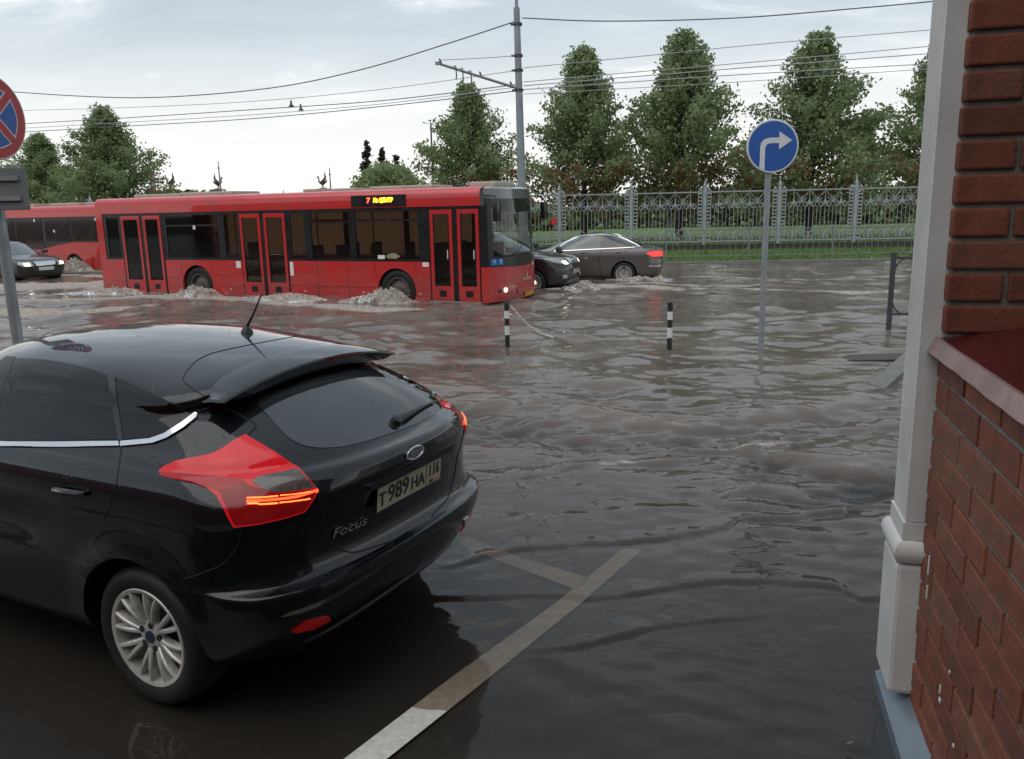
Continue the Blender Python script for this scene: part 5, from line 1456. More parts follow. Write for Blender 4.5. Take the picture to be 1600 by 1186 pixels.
for sg in (1, -1):
    s = MB(); s.bbevel(1.75, 1.93, min(sg * .88, sg * 1.05), max(sg * .88, sg * 1.05), .98, 1.12, .03); s.obj('wing_mirror', TAUPE_PAINT, sedan, smooth=True)

# ---- black crossover beside the bus, heading right
UK = [(.24, .74, -.60, .4, 3, 3.25, .5, 2.8), (.32, .86, -.78, .5, 3, 3.38, .55, 2.9), (.50, .90, -.85, .5, 2.9, 3.45, .6, 2.8), (.70, .91, -.87, .5, 2.8, 3.45, .62, 2.7), (.86, .905, -.88, .5, 2.8, 3.40, .65, 2.6), (.96, .895, -.88, .5, 2.8, 3.28, .7, 2.6),
      (1.03, .88, -.87, .5, 2.7, 2.95, .8, 2.6), (1.09, .86, -.86, .5, 2.7, 2.5, .8, 2.5), (1.13, .84, -.84, .5, 2.6, 2.3, .8, 2.5), (1.28, .78, -.72, .6, 2.5, 2.0, .8, 2.4), (1.45, .70, -.55, .7, 2.5, 1.65, .8, 2.4), (1.56, .62, -.40, .7, 2.4, 1.4, .6, 2.3), (1.62, .52, -.1, .6, 2.2, 1.2, .5, 2.2), (1.66, .33, .3, .3, 2, .95, .3, 2), (1.67, .05, .6, .03, 2, .7, .03, 2)]
fp = ony(903, 440, 21.6)
RZ = R(-22)
ang = Vector((math.cos(RZ), math.sin(RZ), 0))
o0 = Vector((fp.x - .10, 22.15, 0)) - ang * 3.35
suv, b = generic_car('crossover_car', 'black crossover with bright chrome grille emerging beyond the bus front', (o0.x, o0.y), RZ, UK, DARK_PAINT, 2.56, .34, .225, .79, 'twin', -.20)
sd(suv, b, 'side_window', [(-.3, 1.17), (.75, 1.16), (.75, 1.5), (-.1, 1.48)], DARKGLASS); sd(suv, b, 'side_window', [(.83, 1.16), (2.05, 1.13), (1.5, 1.46), (.83, 1.51)], DARKGLASS)
link('windscreen', decal_mesh('windscreen', [(-.7, 1.13), (.7, 1.13), (.54, 1.52), (-.54, 1.52)], b.end(1), WIN_LIGHT, .004, .006, .08), suv)
for sg in (1, -1):
    link('headlight', decal_mesh('headlight', [(sg * y, z) for y, z in ((.42, .80), (.62, .80), (.82, .86), (.87, .97), (.70, .96), (.50, .90))], b.end(1), HEAD_OFF, .012, .006, .05), suv)
    link('headlight', decal_mesh('headlight', [(sg * y, z) for y, z in ((.46, .81), (.60, .81), (.66, .88), (.52, .89))], b.end(1), HEAD_ON, .018, .004, .05), suv)
    link('fog_light', decal_mesh('fog_light', [(sg * y, z) for y, z in ((.55, .45), (.70, .45), (.72, .53), (.57, .53))], b.end(1), CHROME, .012, .006, .05), suv)
    s = MB(); s.bbevel(1.85, 2.05, min(sg * .88, sg * 1.06), max(sg * .88, sg * 1.06), 1.12, 1.28, .03); s.obj('wing_mirror', DARK_PAINT, suv, smooth=True)
en(suv, b, 'grille_surround', [(-.36, .68), (.36, .68), (.40, .94), (-.40, .94)], CHROME, 1, .012)
en(suv, b, 'grille', [(-.32, .70), (.32, .70), (.35, .82), (-.35, .82)], PLASTIC, 1, .018)
en(suv, b, 'number_plate', rect(-.26, .26, .55, .66), PLATE, 1, .022, .06)
en(suv, b, 'skid_plate', [(-.5, .30), (.5, .30), (.45, .38), (-.45, .38)], GALV, 1, .012)
splash('small bow wave at the nose of the black crossover', ony(905, 448, 21.3) * Vector((1, 1, 0)), RZ, 1.5, .7, .20, 41, 25)
splash('ring of muddy foam at the rear wheel of the taupe saloon', Vector((w_px.x + .2, 23.35, 0)), R(-11), 2.6, .6, .17, 42, 30)

# ---- dark saloon at the left edge, heading right towards us
LK = [(.22, .70, -.60, .4, 3, 3.15, .4, 2.8), (.30, .80, -.78, .5, 3, 3.24, .5, 2.9), (.50, .84, -.86, .5, 2.9, 3.28, .5, 2.9), (.66, .845, -.88, .5, 2.8, 3.28, .5, 2.8), (.76, .84, -.88, .5, 2.8, 3.20, .55, 2.7), (.86, .825, -.88, .5, 2.7, 2.95, .7, 2.6),
      (.94, .80, -.87, .5, 2.6, 2.35, .8, 2.5), (.97, .78, -.70, .5, 2.5, 2.2, .8, 2.5), (1.00, .76, -.45, .6, 2.5, 2.12, .8, 2.4), (1.15, .70, -.15, .7, 2.4, 1.85, .8, 2.4), (1.30, .63, .10, .7, 2.4, 1.55, .6, 2.3), (1.38, .54, .3, .5, 2.2, 1.3, .5, 2.2), (1.415, .36, .5, .3, 2, 1.05, .3, 2), (1.42, .05, .7, .03, 2, .8, .03, 2)]
lp = ony(58, 430, 28.0)
RL = R(-30)
ang = Vector((math.cos(RL), math.sin(RL), 0))
o0 = Vector((lp.x, 28.6, 0)) - ang * 3.25
lada, b = generic_car('saloon_car', 'dark green saloon with headlights on behind the no-stopping sign post', (o0.x, o0.y), RL, LK, GREEN_PAINT, 2.49, .29, .185, .70, 'twin', -.14)
sd(lada, b, 'side_window', [(-.1, 1.02), (.65, 1.01), (.65, 1.30), (.3, 1.30)], DARKGLASS); sd(lada, b, 'side_window', [(.72, 1.01), (1.8, .99), (1.35, 1.28), (.72, 1.31)], DARKGLASS)
link('windscreen', decal_mesh('windscreen', [(-.62, .99), (.62, .99), (.48, 1.30), (-.48, 1.30)], b.end(1), WIN_LIGHT, .004, .006, .08), lada)
for sg in (1, -1):
    link('headlight', decal_mesh('headlight', [(sg * y, z) for y, z in ((.40, .60), (.72, .60), (.80, .68), (.76, .76), (.46, .75))], b.end(1), HEAD_OFF, .012, .006, .05), lada)
    link('headlight', decal_mesh('headlight', [(sg * y, z) for y, z in ((.50, .63), (.66, .63), (.70, .70), (.54, .72))], b.end(1), HEAD_ON, .018, .004, .05), lada)
    s = MB(); s.bbevel(1.75, 1.9, min(sg * .80, sg * .97), max(sg * .80, sg * .97), .98, 1.10, .03); s.obj('wing_mirror', GREEN_PAINT, lada, smooth=True)
en(lada, b, 'grille', [(-.33, .62), (.33, .62), (.38, .76), (-.38, .76)], CHROME, 1, .012)
en(lada, b, 'number_plate', rect(-.26, .26, .46, .57), STICK, 1, .012, .06)

# ================================================================== SIGNS, POSTS, WIRES
SIGN_BLUE = mat('sign_blue', (0.008, 0.085, 0.36), 0.35, noise=(3, 0.15))
SIGN_WHITE = mat('sign_white', (0.66, 0.66, 0.66), 0.4, noise=(4, 0.12))
SIGN_RED = mat('sign_red', (0.45, 0.02, 0.025), 0.35, noise=(4, 0.2))
def disc(mb, o, n, r0, th, seg=40): return mb.lathe([(r0, 0), (r0, th), (0.0, th)], o, n, seg)
# ---- blue turn-right sign
base = onz(1189, 543, 0.0)
sg_ = thing('turn_right_sign', 'round blue sign with a white right-turn arrow on a grey pole in the water', 'road sign', (base.x, base.y, -0.2))
mb = MB(); mb.tube([(0, 0, 0), (0.0, 0, 3.4)], 0.042, 12); mb.lathe([(.045, 3.4), (.03, 3.43), (0, 3.435)], seg=12); mb.obj('pole', GALV, sg_, smooth=True)
cz = ony(1205, 229, base.y).z + 0.2; rr_ = 0.355; yf = -0.06
mb = MB(); mb.lathe([(rr_, 0), (rr_ + .008, .012), (rr_, .026), (0, .026)], (0.03, yf + .02, cz), (0, -1, 0), 48); plate = mb.obj('sign_plate', SIGN_WHITE, sg_, smooth=True)
mb = MB(); mb.lathe([(rr_ - .018, .0), (rr_ - .018, .0275), (0, .0275)], (0.03, yf + .02, cz), (0, -1, 0), 48); mb.obj('sign_face', SIGN_BLUE, plate)
ar = [(-.175, -.285), (-.105, -.325), (-.105, -.02), (-.085, .025), (-.04, .04), (.085, .04), (.085, -.045), (.265, .075), (.085, .195), (.085, .115), (-.05, .115), (-.12, .095), (-.165, .05), (-.175, -.01)]
mb = MB(); mb.prism([(x, z) for x, z in ar], (0.03, yf + .02 - .0285, cz), (1, 0, 0), (0, 0, 1), (0, -.002, 0)); mb.obj('arrow', SIGN_WHITE, plate)
mb = MB(); 
for dz in (-.2, .2): mb.box((0.0, -.01, cz + dz), (.12, .10, .03))
mb.obj('bracket', GALV, sg_)
# ---- no-stopping sign, left edge, turned away a little
pp = ony(23, 500, 7.6)
ns_ = thing('no_stopping_sign', 'round no-stopping sign with red cross on a grey pole at the left edge', 'road sign', (pp.x, pp.y, -0.15), R(0))
mb = MB(); mb.tube([(0, 0, 0), (0, 0, 3.55)], 0.048, 14); mb.obj('pole', GALV, ns_, smooth=True)
cz = ony(0, 182, 7.6).z + .15
ANG = R(-14); nrm = Vector((math.cos(ANG), math.sin(ANG), 0)); tx = Vector((-nrm.y, nrm.x, 0)); up_ = Vector((0, 0, 1))
oc = nrm * .052 + Vector((0, 0, cz))
mb = MB(); mb.lathe([(.365, 0), (.374, .010), (.365, .022), (0, .022)], oc, nrm, 48); plate = mb.obj('sign_plate', SIGN_WHITE, ns_, smooth=True)
mb = MB(); mb.lathe([(.355, 0), (.355, .0235), (0, .0235)], oc, nrm, 48); mb.obj('sign_rim', SIGN_RED, plate)
mb = MB(); mb.lathe([(.272, 0), (.272, .0245), (0, .0245)], oc, nrm, 48); mb.obj('sign_edge', SIGN_WHITE, plate)
mb = MB(); mb.lathe([(.262, 0), (.262, .0255), (0, .0255)], oc, nrm, 48); mb.obj('sign_face', SIGN_BLUE, plate)
for a in (45, -45):
    for wdt, m_, e_ in ((.045, SIGN_WHITE, .027), (.034, SIGN_RED, .0285)):
        c_, s_ = math.cos(R(a)), math.sin(R(a)); l = .278
        poly = [(c_ * u - s_ * v, s_ * u + c_ * v) for u, v in ((-l, -wdt), (l, -wdt), (l, wdt), (-l, wdt))]
        mb = MB(); mb.prism(poly, oc + nrm * (e_ if a > 0 else e_ + .0004), tx, up_, nrm * .001); mb.obj('cross_bar', m_, plate)
# plate seen from behind, under the round sign
zt, zb = ony(0, 262, 7.5).z + .15, ony(40, 328, 7.5).z + .15
xr_ = ony(42, 295, 7.5).x - pp.x
mb = MB(); mb.bbevel(-.02, xr_, -.10, -.075, zb, zt, .01); pl2 = mb.obj('back_plate', mat('plate_back', (0.20, 0.21, 0.21), 0.6, 0.2, noise=(5, 0.3)), ns_)
for k in (.28, .75):
    z_ = zb + (zt - zb) * k; mb = MB(); mb.bbox(0.0, xr_ - .06, -.125, -.10, z_ - .02, z_ + .02); mb.obj('stiffener', GALV, pl2)
# ---- striped bollards with a chain
def bollard(px, py, label, top_px):
    q = onz(px, py, 0.0); t = thing('bollard', label, 'bollard', (q.x, q.y, 0), 0, 'striped bollards standing in the water')
    h = ony(px, top_px, q.y).z; r = .038; n = 6
    for k in range(n):
        z0 = -.25 + (h + .25) * k / n if False else None
    cuts = [-.3, .12, .30, .46, .62, h] if h > .6 else [-.3, .1, .25, .40, .52, h]
    fr = [0, .27, .485, .655, .83, 1.0]
    for k in range(5):
        a = -.3 if k == 0 else fr[k] * h; b_ = fr[k + 1] * h
        mb = MB(); mb.tube([(0, 0, a), (0, 0, b_)], r, 14); mb.obj('stripe', BLACK_P if k % 2 == 0 else WHITE_P, t)
    mb = MB(); mb.lathe([(r * 1.08, h - .004), (r * 1.08, h + .012), (r * .6, h + .022), (0, h + .024)], seg=14); mb.obj('cap', BLACK_P, t, smooth=True)
    for sg in (-1, 1):
        mb = MB(); mb.tube([(sg * r + sg * .02 * (1 - math.cos(a)), 0, h - .05 + .022 * math.sin(a)) for a in np.linspace(0, 2 * math.pi, 12, endpoint=False)], .007, 5, closed=True); mb.obj('chain_eye', GALV, t)
    return q, h
q1, h1 = bollard(793, 541, 'striped bollard with a chain hanging from it', 474)
q2, h2 = bollard(1046, 547, 'striped bollard without a chain, nearer the blue sign', 474)
e0 = q1 + Vector((.07, -.01, h1 - .05)); e1 = onz(868, 530, -0.04)
mb = MB(); nl = 30
for k in range(nl):
    f0 = (k + .5) / nl
    c = e0.lerp(e1, f0) - Vector((0, 0, .10 * math.sin(math.pi * min(1, f0 * 1.05)) ))
    d = (e1 - e0).normalized() + Vector((0, 0, -.15 * math.cos(math.pi * f0)))
    x, y, d = frame_z(d)
    side = x if k % 2 else y
    mb.tube([c + d * (.030 * math.cos(a)) + side * (.017 * math.sin(a)) for a in np.linspace(0, 2 * math.pi, 10, endpoint=False)], .0075, 4, closed=True)
ch = mb.obj('chain', mat('chain_zinc', (0.72, 0.72, 0.70), 0.4, 0.1)); tag(ch, 'pale link chain sagging from the bollard into the water', 'chain')
# ---- barrier section with loops by the pilaster
q = onz(1388, 517, 0.0)
rg_ = thing('loop_railing', 'dark grey street railing section with interlaced loops, half under the flood', 'railing', (q.x, q.y, 0), R(-4))
STL = mat('railing_steel', (0.06, 0.065, 0.072), 0.5, 0.2, noise=(6, 0.3))
zt = ony(1395, 397, q.y).z
mb = MB(); mb.bbox(-.032, .032, -.032, .032, -.4, zt); mb.box((0, 0, zt + .015), (.08, .08, .03)); mb.obj('post', STL, rg_)
mb = MB(); mb.bbox(1.9, 1.964, -.032, .032, -.4, zt); mb.obj('post', STL, rg_)
for z_ in (zt - .06, .27):
    mb = MB(); mb.bbox(.032, 1.9, -.018, .018, z_ - .018, z_ + .018); mb.obj('rail', STL, rg_)
for k in range(5):
    xc = .03 + .37 * k + .185
    mb = MB()
    mb.tube(spline([(xc - .30, 0, zt - .1), (xc - .16, 0, zt - .5), (xc, 0, .30), (xc + .16, 0, zt - .5), (xc + .0, 0, zt - .08)], 6), .013, 5) if False else mb.tube([(max(.03, min(1.9, xc + .24 * math.cos(a))), 0, (zt - .06 + .27) / 2 + ((zt - .36) / 2 + .01) * math.sin(a)) for a in np.linspace(0, 2 * math.pi, 30, endpoint=False)], .013, 5, closed=True)
    mb.obj('loop', STL, rg_)
mb = MB(); mb.lathe([(.03, -.02), (.03, .02)], (.40, -.0, zt - .09), (0, 1, 0), 8); mb.obj('boss', STL, rg_)
# ---- kerb edge and slab end breaking the surface on the right
KERB2 = mat('pavement_edge', (0.045, 0.042, 0.038), 0.5, noise=(5, 0.4), bump=(20, 0.3, 0.01))
a0, a1 = onz(1325, 562, 0.02), onz(1436, 563, 0.02)
mb = MB(); v0 = [a0, a1, a1 + Vector((.1, .45, 0)), a0 + Vector((-.05, .4, 0))]
mb.add([p - Vector((0, 0, .3)) for p in v0] + [Vector((p.x, p.y, .035 - .02 * (i in (0, 3)))) for i, p in enumerate(v0)], [(0, 1, 5, 4), (1, 2, 6, 5), (2, 3, 7, 6), (3, 0, 4, 7), (4, 5, 6, 7)])
o = mb.obj('pavement_edge', KERB2); tag(o, kind='structure')
p0, p1 = onz(1366, 603, 0.0), onz(1432, 552, .13)
d = (p1 - p0); d.z = 0; L0 = d.length; d.normalize(); n = Vector((-d.y, d.x, 0))
mb = MB(); A_ = [(p0, -.02), (p1, .16)]
vsx = []
for p, z_ in A_:
    for sgn in (-1, 1): vsx.append(Vector((p.x, p.y, z_)) + n * sgn * .11)
mb.add(vsx + [v - Vector((0, 0, .25)) for v in vsx], [(0, 1, 3, 2), (4, 6, 7, 5), (0, 2, 6, 4), (1, 5, 7, 3), (0, 4, 5, 1), (2, 3, 7, 6)])
o = mb.obj('ramp_plank', mat('ramp_grey', (0.17, 0.165, 0.15), 0.55, noise=(7, 0.4), bump=(25, 0.3, 0.01))); tag(o, 'grey sloping ramp edge sticking out of the water beside the pilaster', 'ramp edge')
# ---- lamp / trolley pole with bracket arm
PY = 29.2
pb_ = ony(816, 290, PY)
lp_ = thing('catenary_pole', 'tall grey steel pole with a bracket arm for overhead wires', 'pole', (pb_.x, PY, 0))
ztop = ony(811, 12, PY).z
mb = MB(); mb.tube([(0, 0, 0), (-.02, 0, 3), (-.05, 0, 6), (-.08, 0, ztop)], [.155, .145, .12, .105], 14); mb.tube([(-.08, 0, ztop), (-.08, 0, ztop + .35)], [.06, .05], 10); mb.obj('shaft', mat('pole_paint', (0.30, 0.33, 0.35), 0.55, 0.1, noise=(2.2, 0.35), bump=(9, 0.2, 0.01)), lp_, smooth=True)
a_ = ony(812, 139, PY); b_ = ony(684, 99, PY - 1.2)
A0 = Vector((a_.x - pb_.x, 0, a_.z)); B0 = Vector((b_.x - pb_.x, -1.2, b_.z))
mb = MB(); mb.tube([A0, B0], [.045, .04], 10); mb.box(tuple(B0), (.16, .1, .1)); arm = mb.obj('bracket_arm', GALV, lp_, smooth=True)
for u, h in ((.10, .16), (.48, .17), (.96, .18)):
    p = A0.lerp(B0, u); mb = MB(); mb.tube([p, p + Vector((-.05, 0, h))], [.04, .025], 7); mb.obj('insulator', STL, arm)
for u, h in ((.62, .34), (.72, .42), (.80, .34)):
    p = A0.lerp(B0, u); mb = MB(); mb.tube([p + Vector((-.05, 0, .06)), p + Vector((.03, 0, .09)), p + Vector((.05, 0, -h * .6)), p + Vector((.03, 0, -h))], .022, 6); mb.obj('wire_hanger', STL, arm)
for py in (87, 110, 141, 38):
    z_ = ony(812, py, PY).z; mb = MB(); mb.lathe([(.15, -.04), (.15, .04)], (-.05, 0, z_), (0, 0, 1), 12); mb.box((-.2, 0, z_), (.18, .06, .06)); mb.obj('clamp', STL, lp_)
# ---- thin far mast
q = ony(677, 292, 62); zt = ony(677, 192, 62).z
o = MB(); o.tube([(0, 0, 0), (0, 0, zt)], [.09, .06], 7); o.box((0, 0, zt * .72), (.3, .12, .3)); oo = o.obj('far_mast', STL); oo.location = (q.x, 62, 0); tag(oo, 'thin dark mast beside the tree above the bus', 'mast')
# ---- overhead wires
WIRE = mat('wire', (0.13, 0.13, 0.135), 0.6); WIRE2 = mat('wire_pale', (0.42, 0.43, 0.45), 0.6)
def wire(label, pts, r, m):
    P = [ony(x, y, d) for x, y, d in pts]
    mb = MB(); mb.tube([Vector(p) for p in spline([tuple(v) for v in P], 8)], r, 5, cap=False)
    return tag(mb.obj('overhead_wire', m), label, 'wire', 'overhead wires')
wire('thick dark cable sagging from the pole top to the left edge', [(807, 33, 29.2), (700, 68, 31), (560, 110, 33), (420, 138, 36), (250, 152, 39), (120, 150, 42), (-40, 139, 45)], .022, WIRE)
wire('thick dark cable running right from the pole top', [(816, 28, 29.2), (950, 33, 29), (1150, 28, 28.5), (1350, 12, 28), (1500, -2, 27.7)], .020, WIRE)
wire('thin wire below the cable on the left of the pole, highest of that bunch', [(808, 110, 29.2), (600, 139, 33), (400, 158, 37), (200, 168, 41), (-30, 174, 45)], .013, WIRE2)
wire('dark trolley wire, lowest but one left of the pole', [(808, 132, 30), (600, 157, 34), (400, 171, 38), (200, 184, 42), (-30, 197, 47)], .018, WIRE)
wire('lowest trolley wire on the left', [(808, 142, 31), (600, 166, 35), (400, 185, 39), (200, 197, 43), (-30, 210, 48)], .018, WIRE)
wire('pale trolley wire between the dark ones on the left', [(808, 136, 31), (600, 162, 35), (400, 179, 39), (200, 191, 43), (-30, 204, 48)], .014, WIRE2)
wire('short wire from the arm tip back to the pole', [(686, 94, 28), (750, 91, 28.6), (808, 87, 29.2)], .012, WIRE2)
wire('thin wire just under the right-hand cable', [(818, 106, 29.2), (1000, 88, 29), (1200, 68, 28.6), (1500, 43, 28)], .013, WIRE2)
wire('pale trolley wire, upper of the right-hand bunch', [(818, 128, 30), (1000, 112, 30), (1200, 95, 29.5), (1500, 68, 29)], .014, WIRE2)
wire('dark trolley wire in the middle of the right-hand bunch', [(818, 134, 30), (1000, 119, 30), (1200, 103, 29.5), (1500, 80, 29)], .016, WIRE2)
wire('lower trolley wire of the right-hand bunch', [(818, 140, 31), (1000, 127, 31), (1200, 114, 30.5), (1500, 97, 30)], .016, WIRE2)
wire('lowest pale wire of the right-hand bunch', [(818, 147, 31), (1000, 137, 31), (1200, 125, 30.5), (1500, 104, 30)], .012, WIRE2)
for k, (x, y, d) in enumerate(((455, 163, 36.9), (470, 169, 37.6))):
    p = ony(x, y, d); mb = MB(); mb.lathe([(.03, .17), (.05, .0), (.13, -.09), (.03, -.1)], p, (0, 0, 1), 8); tag(mb.obj('wire_insulator', STL), ['dark hanging insulator on the trolley wires, left one of two', 'dark hanging insulator on the trolley wires, right one of two'][k], 'insulator', 'wire insulators')
# ---- winged beast statues on pillars beyond the bus
BRONZE = mat('bronze', (0.13, 0.085, 0.06), 0.5, 0.4, noise=(4, 0.4))
def beast(px, top, bot, face, label, Yd=58):
    q = ony(px, bot, Yd); s = (ony(px, top, Yd).z - q.z) / 1.95
    t = thing('winged_beast_statue', label, 'statue', (q.x, Yd, q.z), 0, 'winged beast statues on pillars'); t.scale = (s * face, s, s)
    mb = MB(); mb.bbox(-.35, .35, -.35, .35, -4.0 / s, -.12); mb.box((0, 0, -.06), (1.5, 1.2, .14)); mb.box((0, 0, .07), (.9, .8, .14), taper=.6); mb.obj('pillar', kerb, t)
    sk = bpy.data.meshes.new('body')
    J = [(0, 0, .62, .26), (.10, 0, .95, .27), (-.02, 0, .42, .10), (-.02, 0, .12, .12), (-.30, 0, .68, .18), (-.46, 0, .90, .11), (-.42, 0, 1.16, .09), (-.52, 0, 1.34, .10), (-.70, 0, 1.30, .05), (-.48, 0, 1.50, .03), (.30, 0, 1.15, .20), (.34, 0, 1.40, .16), (.26, 0, 1.62, .09), (.36, 0, 1.95, .03), (.42, 0, .80, .15), (.46, 0, 1.05, .08)]
    E_ = [(0, 1), (0, 2), (2, 3), (0, 4), (4, 5), (5, 6), (6, 7), (7, 8), (7, 9), (1, 10), (10, 11), (11, 12), (12, 13), (0, 14), (14, 15)]
    sk.from_pydata([j[:3] for j in J], E_, [])
    ob = bpy.data.objects.new('t', sk); COL.objects.link(ob)
    md = ob.modifiers.new('s', 'SKIN'); sub = ob.modifiers.new('ss', 'SUBSURF'); sub.levels = 1
    for v, j in zip(sk.skin_vertices[0].data, J): v.radius = (j[3], j[3] * .8)
    sk.skin_vertices[0].data[0].use_root = True
    me = bpy.data.meshes.new_from_object(ob.evaluated_get(bpy.context.evaluated_depsgraph_get())); bpy.data.objects.remove(ob)
    me.materials.clear(); me.materials.append(BRONZE); link('body', me, t)
beast(268, 269, 296, 1, 'bronze winged beast facing left, leftmost of three above the bus roof')
beast(341, 270, 296, -1, 'bronze winged beast facing right, with a thin lamp mast crossing it')
beast(505, 268, 295, 1, 'bronze winged beast nearest the dark spruces', 70)
for px, top, lb in ((345, 252, 'pale slender mast in front of the middle winged beast'), (517, 262, 'pale slender mast beside the winged beast near the spruces')):
    q = ony(px, 300, 55); zt = ony(px, top, 55).z; mb = MB(); mb.tube([(0, 0, 0), (0, 0, zt)], [.12, .03], 7); mb.lathe([(.0, zt - .5), (.09, zt - .42), (0, zt - .3)], seg=7); oo = mb.obj('slender_mast', GALV); oo.location = (q.x, 55, 0); tag(oo, lb, 'mast', 'pale masts in the park')
# red and white banner
q = ony(244, 300, 60); zt = ony(244, 266, 60).z; zb_ = ony(244, 300, 60).z
fl = thing('banner', 'pink-red and white banner on a mast beside the left trees', 'flag', (q.x, 60, 0))
mb = MB(); mb.tube([(0, 0, 0), (0, 0, zt + .1)], .04, 6); mb.obj('mast', GALV, fl)
PINK = mat('banner_red', (0.55, 0.16, 0.18), 0.7)
hgt = zt - zb_
for k, m_ in ((0, PINK), (1, WHITE_P), (2, PINK)):
    mb = MB(); mb.grid([[(-.05 - .32 * u, .05 * math.sin(u * 3 + k), zt - hgt * (k + v) / 3 - .12 * u) for v in (0, .5, .985)] for u in np.linspace(0, 1, 6)]); mb.obj('stripe', m_, fl)

# ================================================================== PEOPLE
def skin_body(name, J, E_, m, sub=2):
    sk = bpy.data.meshes.new(name); sk.from_pydata([j[:3] for j in J], E_, [])
    ob = bpy.data.objects.new('t', sk); COL.objects.link(ob)
    ob.modifiers.new('s', 'SKIN'); ss = ob.modifiers.new('ss', 'SUBSURF'); ss.levels = sub
    for v, j in zip(sk.skin_vertices[0].data, J): v.radius = (j[3], j[4] if len(j) > 4 else j[3])
    sk.skin_vertices[0].data[0].use_root = True
    me = bpy.data.meshes.new_from_object(ob.evaluated_get(bpy.context.evaluated_depsgraph_get())); bpy.data.objects.remove(ob)
    me.materials.clear(); me.materials.append(m)
    me.polygons.foreach_set('use_smooth', [True] * len(me.polygons))
    return me
SKINM = mat('skin', (0.36, 0.22, 0.16), 0.6, noise=(20, 0.15)); HAIR = mat('hair', (0.03, 0.022, 0.018), 0.7, noise=(60, 0.4))
def head(t, c, m_skin=SKINM):
    h = MB()
    prof = [(0.0, -.115), (.042, -.112), (.062, -.085), (.072, -.04), (.078, .01), (.077, .06), (.064, .095), (.035, .115), (0, .12)]
    h.lathe(prof, c, (0, 0, 1), 18)
    h.box((c[0] + .082, c[1], c[2] - .012), (.03, .028, .042), taper=.5)
    for sg in (-1, 1): h.box((c[0] - .005, c[1] + sg * .08, c[2] - .005), (.035, .02, .06))
    o = h.obj('head', m_skin, t, smooth='all')
    f = MB()
    for sg in (-1, 1): f.lathe([(.0, 0), (.009, .003), (0, .006)], (c[0] + .068, c[1] + sg * .03, c[2] + .012), (1, 0, 0), 8)
    f.box((c[0] + .064, c[1], c[2] - .06), (.012, .045, .008)); f.obj('face', HAIR, o)
    k = MB(); k.lathe([(.081, -.02), (.086, .03), (.080, .08), (.055, .118), (0, .132)], (c[0] - .012, c[1], c[2]), (0, 0, 1), 18); k.obj('hair', HAIR, o, smooth='all')
def passenger(pos, rz, shirt, label, standing=False):
    t = thing('person', label, 'person', pos, rz)
    if standing:
        J = [(0, 0, .95, .14, .11), (0, 0, 1.15, .13, .11), (0, 0, 1.36, .17, .11), (0, 0, 1.47, .07), (0, 0, 1.55, .055), (0, .20, 1.40, .06), (.03, .25, 1.14, .048), (.12, .22, .92, .038), (.16, .21, .83, .035), (0, -.20, 1.40, .06), (.12, -.24, 1.30, .048), (.22, -.22, 1.55, .038), (.24, -.22, 1.64, .035),
             (0, .10, .86, .095), (.01, .11, .48, .07), (0, .11, .09, .05), (.14, .12, .03, .04), (0, -.10, .86, .095), (.01, -.11, .48, .07), (0, -.11, .09, .05), (.14, -.12, .03, .04)]
        E_ = [(0, 1), (1, 2), (2, 3), (3, 4), (2, 5), (5, 6), (6, 7), (7, 8), (2, 9), (9, 10), (10, 11), (11, 12), (0, 13), (13, 14), (14, 15), (15, 16), (0, 17), (17, 18), (18, 19), (19, 20)]
        hz = 1.66
    else:
        J = [(0, 0, .12, .15, .13), (-.02, 0, .35, .14, .12), (-.02, 0, .56, .17, .12), (0, 0, .67, .07), (0, 0, .75, .055), (-.01, .20, .60, .06), (.05, .25, .36, .048), (.24, .18, .24, .04), (.32, .15, .24, .035), (-.01, -.20, .60, .06), (.05, -.25, .36, .048), (.24, -.18, .24, .04), (.32, -.15, .24, .035),
             (.12, .10, .10, .09), (.45, .12, .10, .07), (.46, .12, -.32, .05), (.58, .13, -.37, .04), (.12, -.10, .10, .09), (.45, -.12, .10, .07), (.46, -.12, -.32, .05), (.58, -.13, -.37, .04)]
        E_ = [(0, 1), (1, 2), (2, 3), (3, 4), (2, 5), (5, 6), (6, 7), (7, 8), (2, 9), (9, 10), (10, 11), (11, 12), (0, 13), (13, 14), (14, 15), (15, 16), (0, 17), (17, 18), (18, 19), (19, 20)]
        hz = .86
    link('body', skin_body('body', J, E_, shirt), t)
    head(t, (.01, 0, hz))
    return t
br_ = R(-24.2)
passenger(bus_pt(-11.3, .62, .16), br_ - R(70), mat('shirt_dark', (0.025, 0.03, 0.032), 0.8, noise=(9, 0.3)), 'person in a dark top standing at the rear window of the near bus', True)
passenger(bus_pt(-8.0, .40, .66), br_, mat('shirt_pink', (0.30, 0.11, 0.10), 0.8, noise=(9, 0.3)), 'person in a pinkish top seated behind the rear wheel window of the bus')
passenger(bus_pt(-.75, 1.75, .55), br_, mat('shirt_grey', (0.12, 0.13, 0.14), 0.8, noise=(9, 0.3)), 'driver of the near bus seated behind the windscreen')
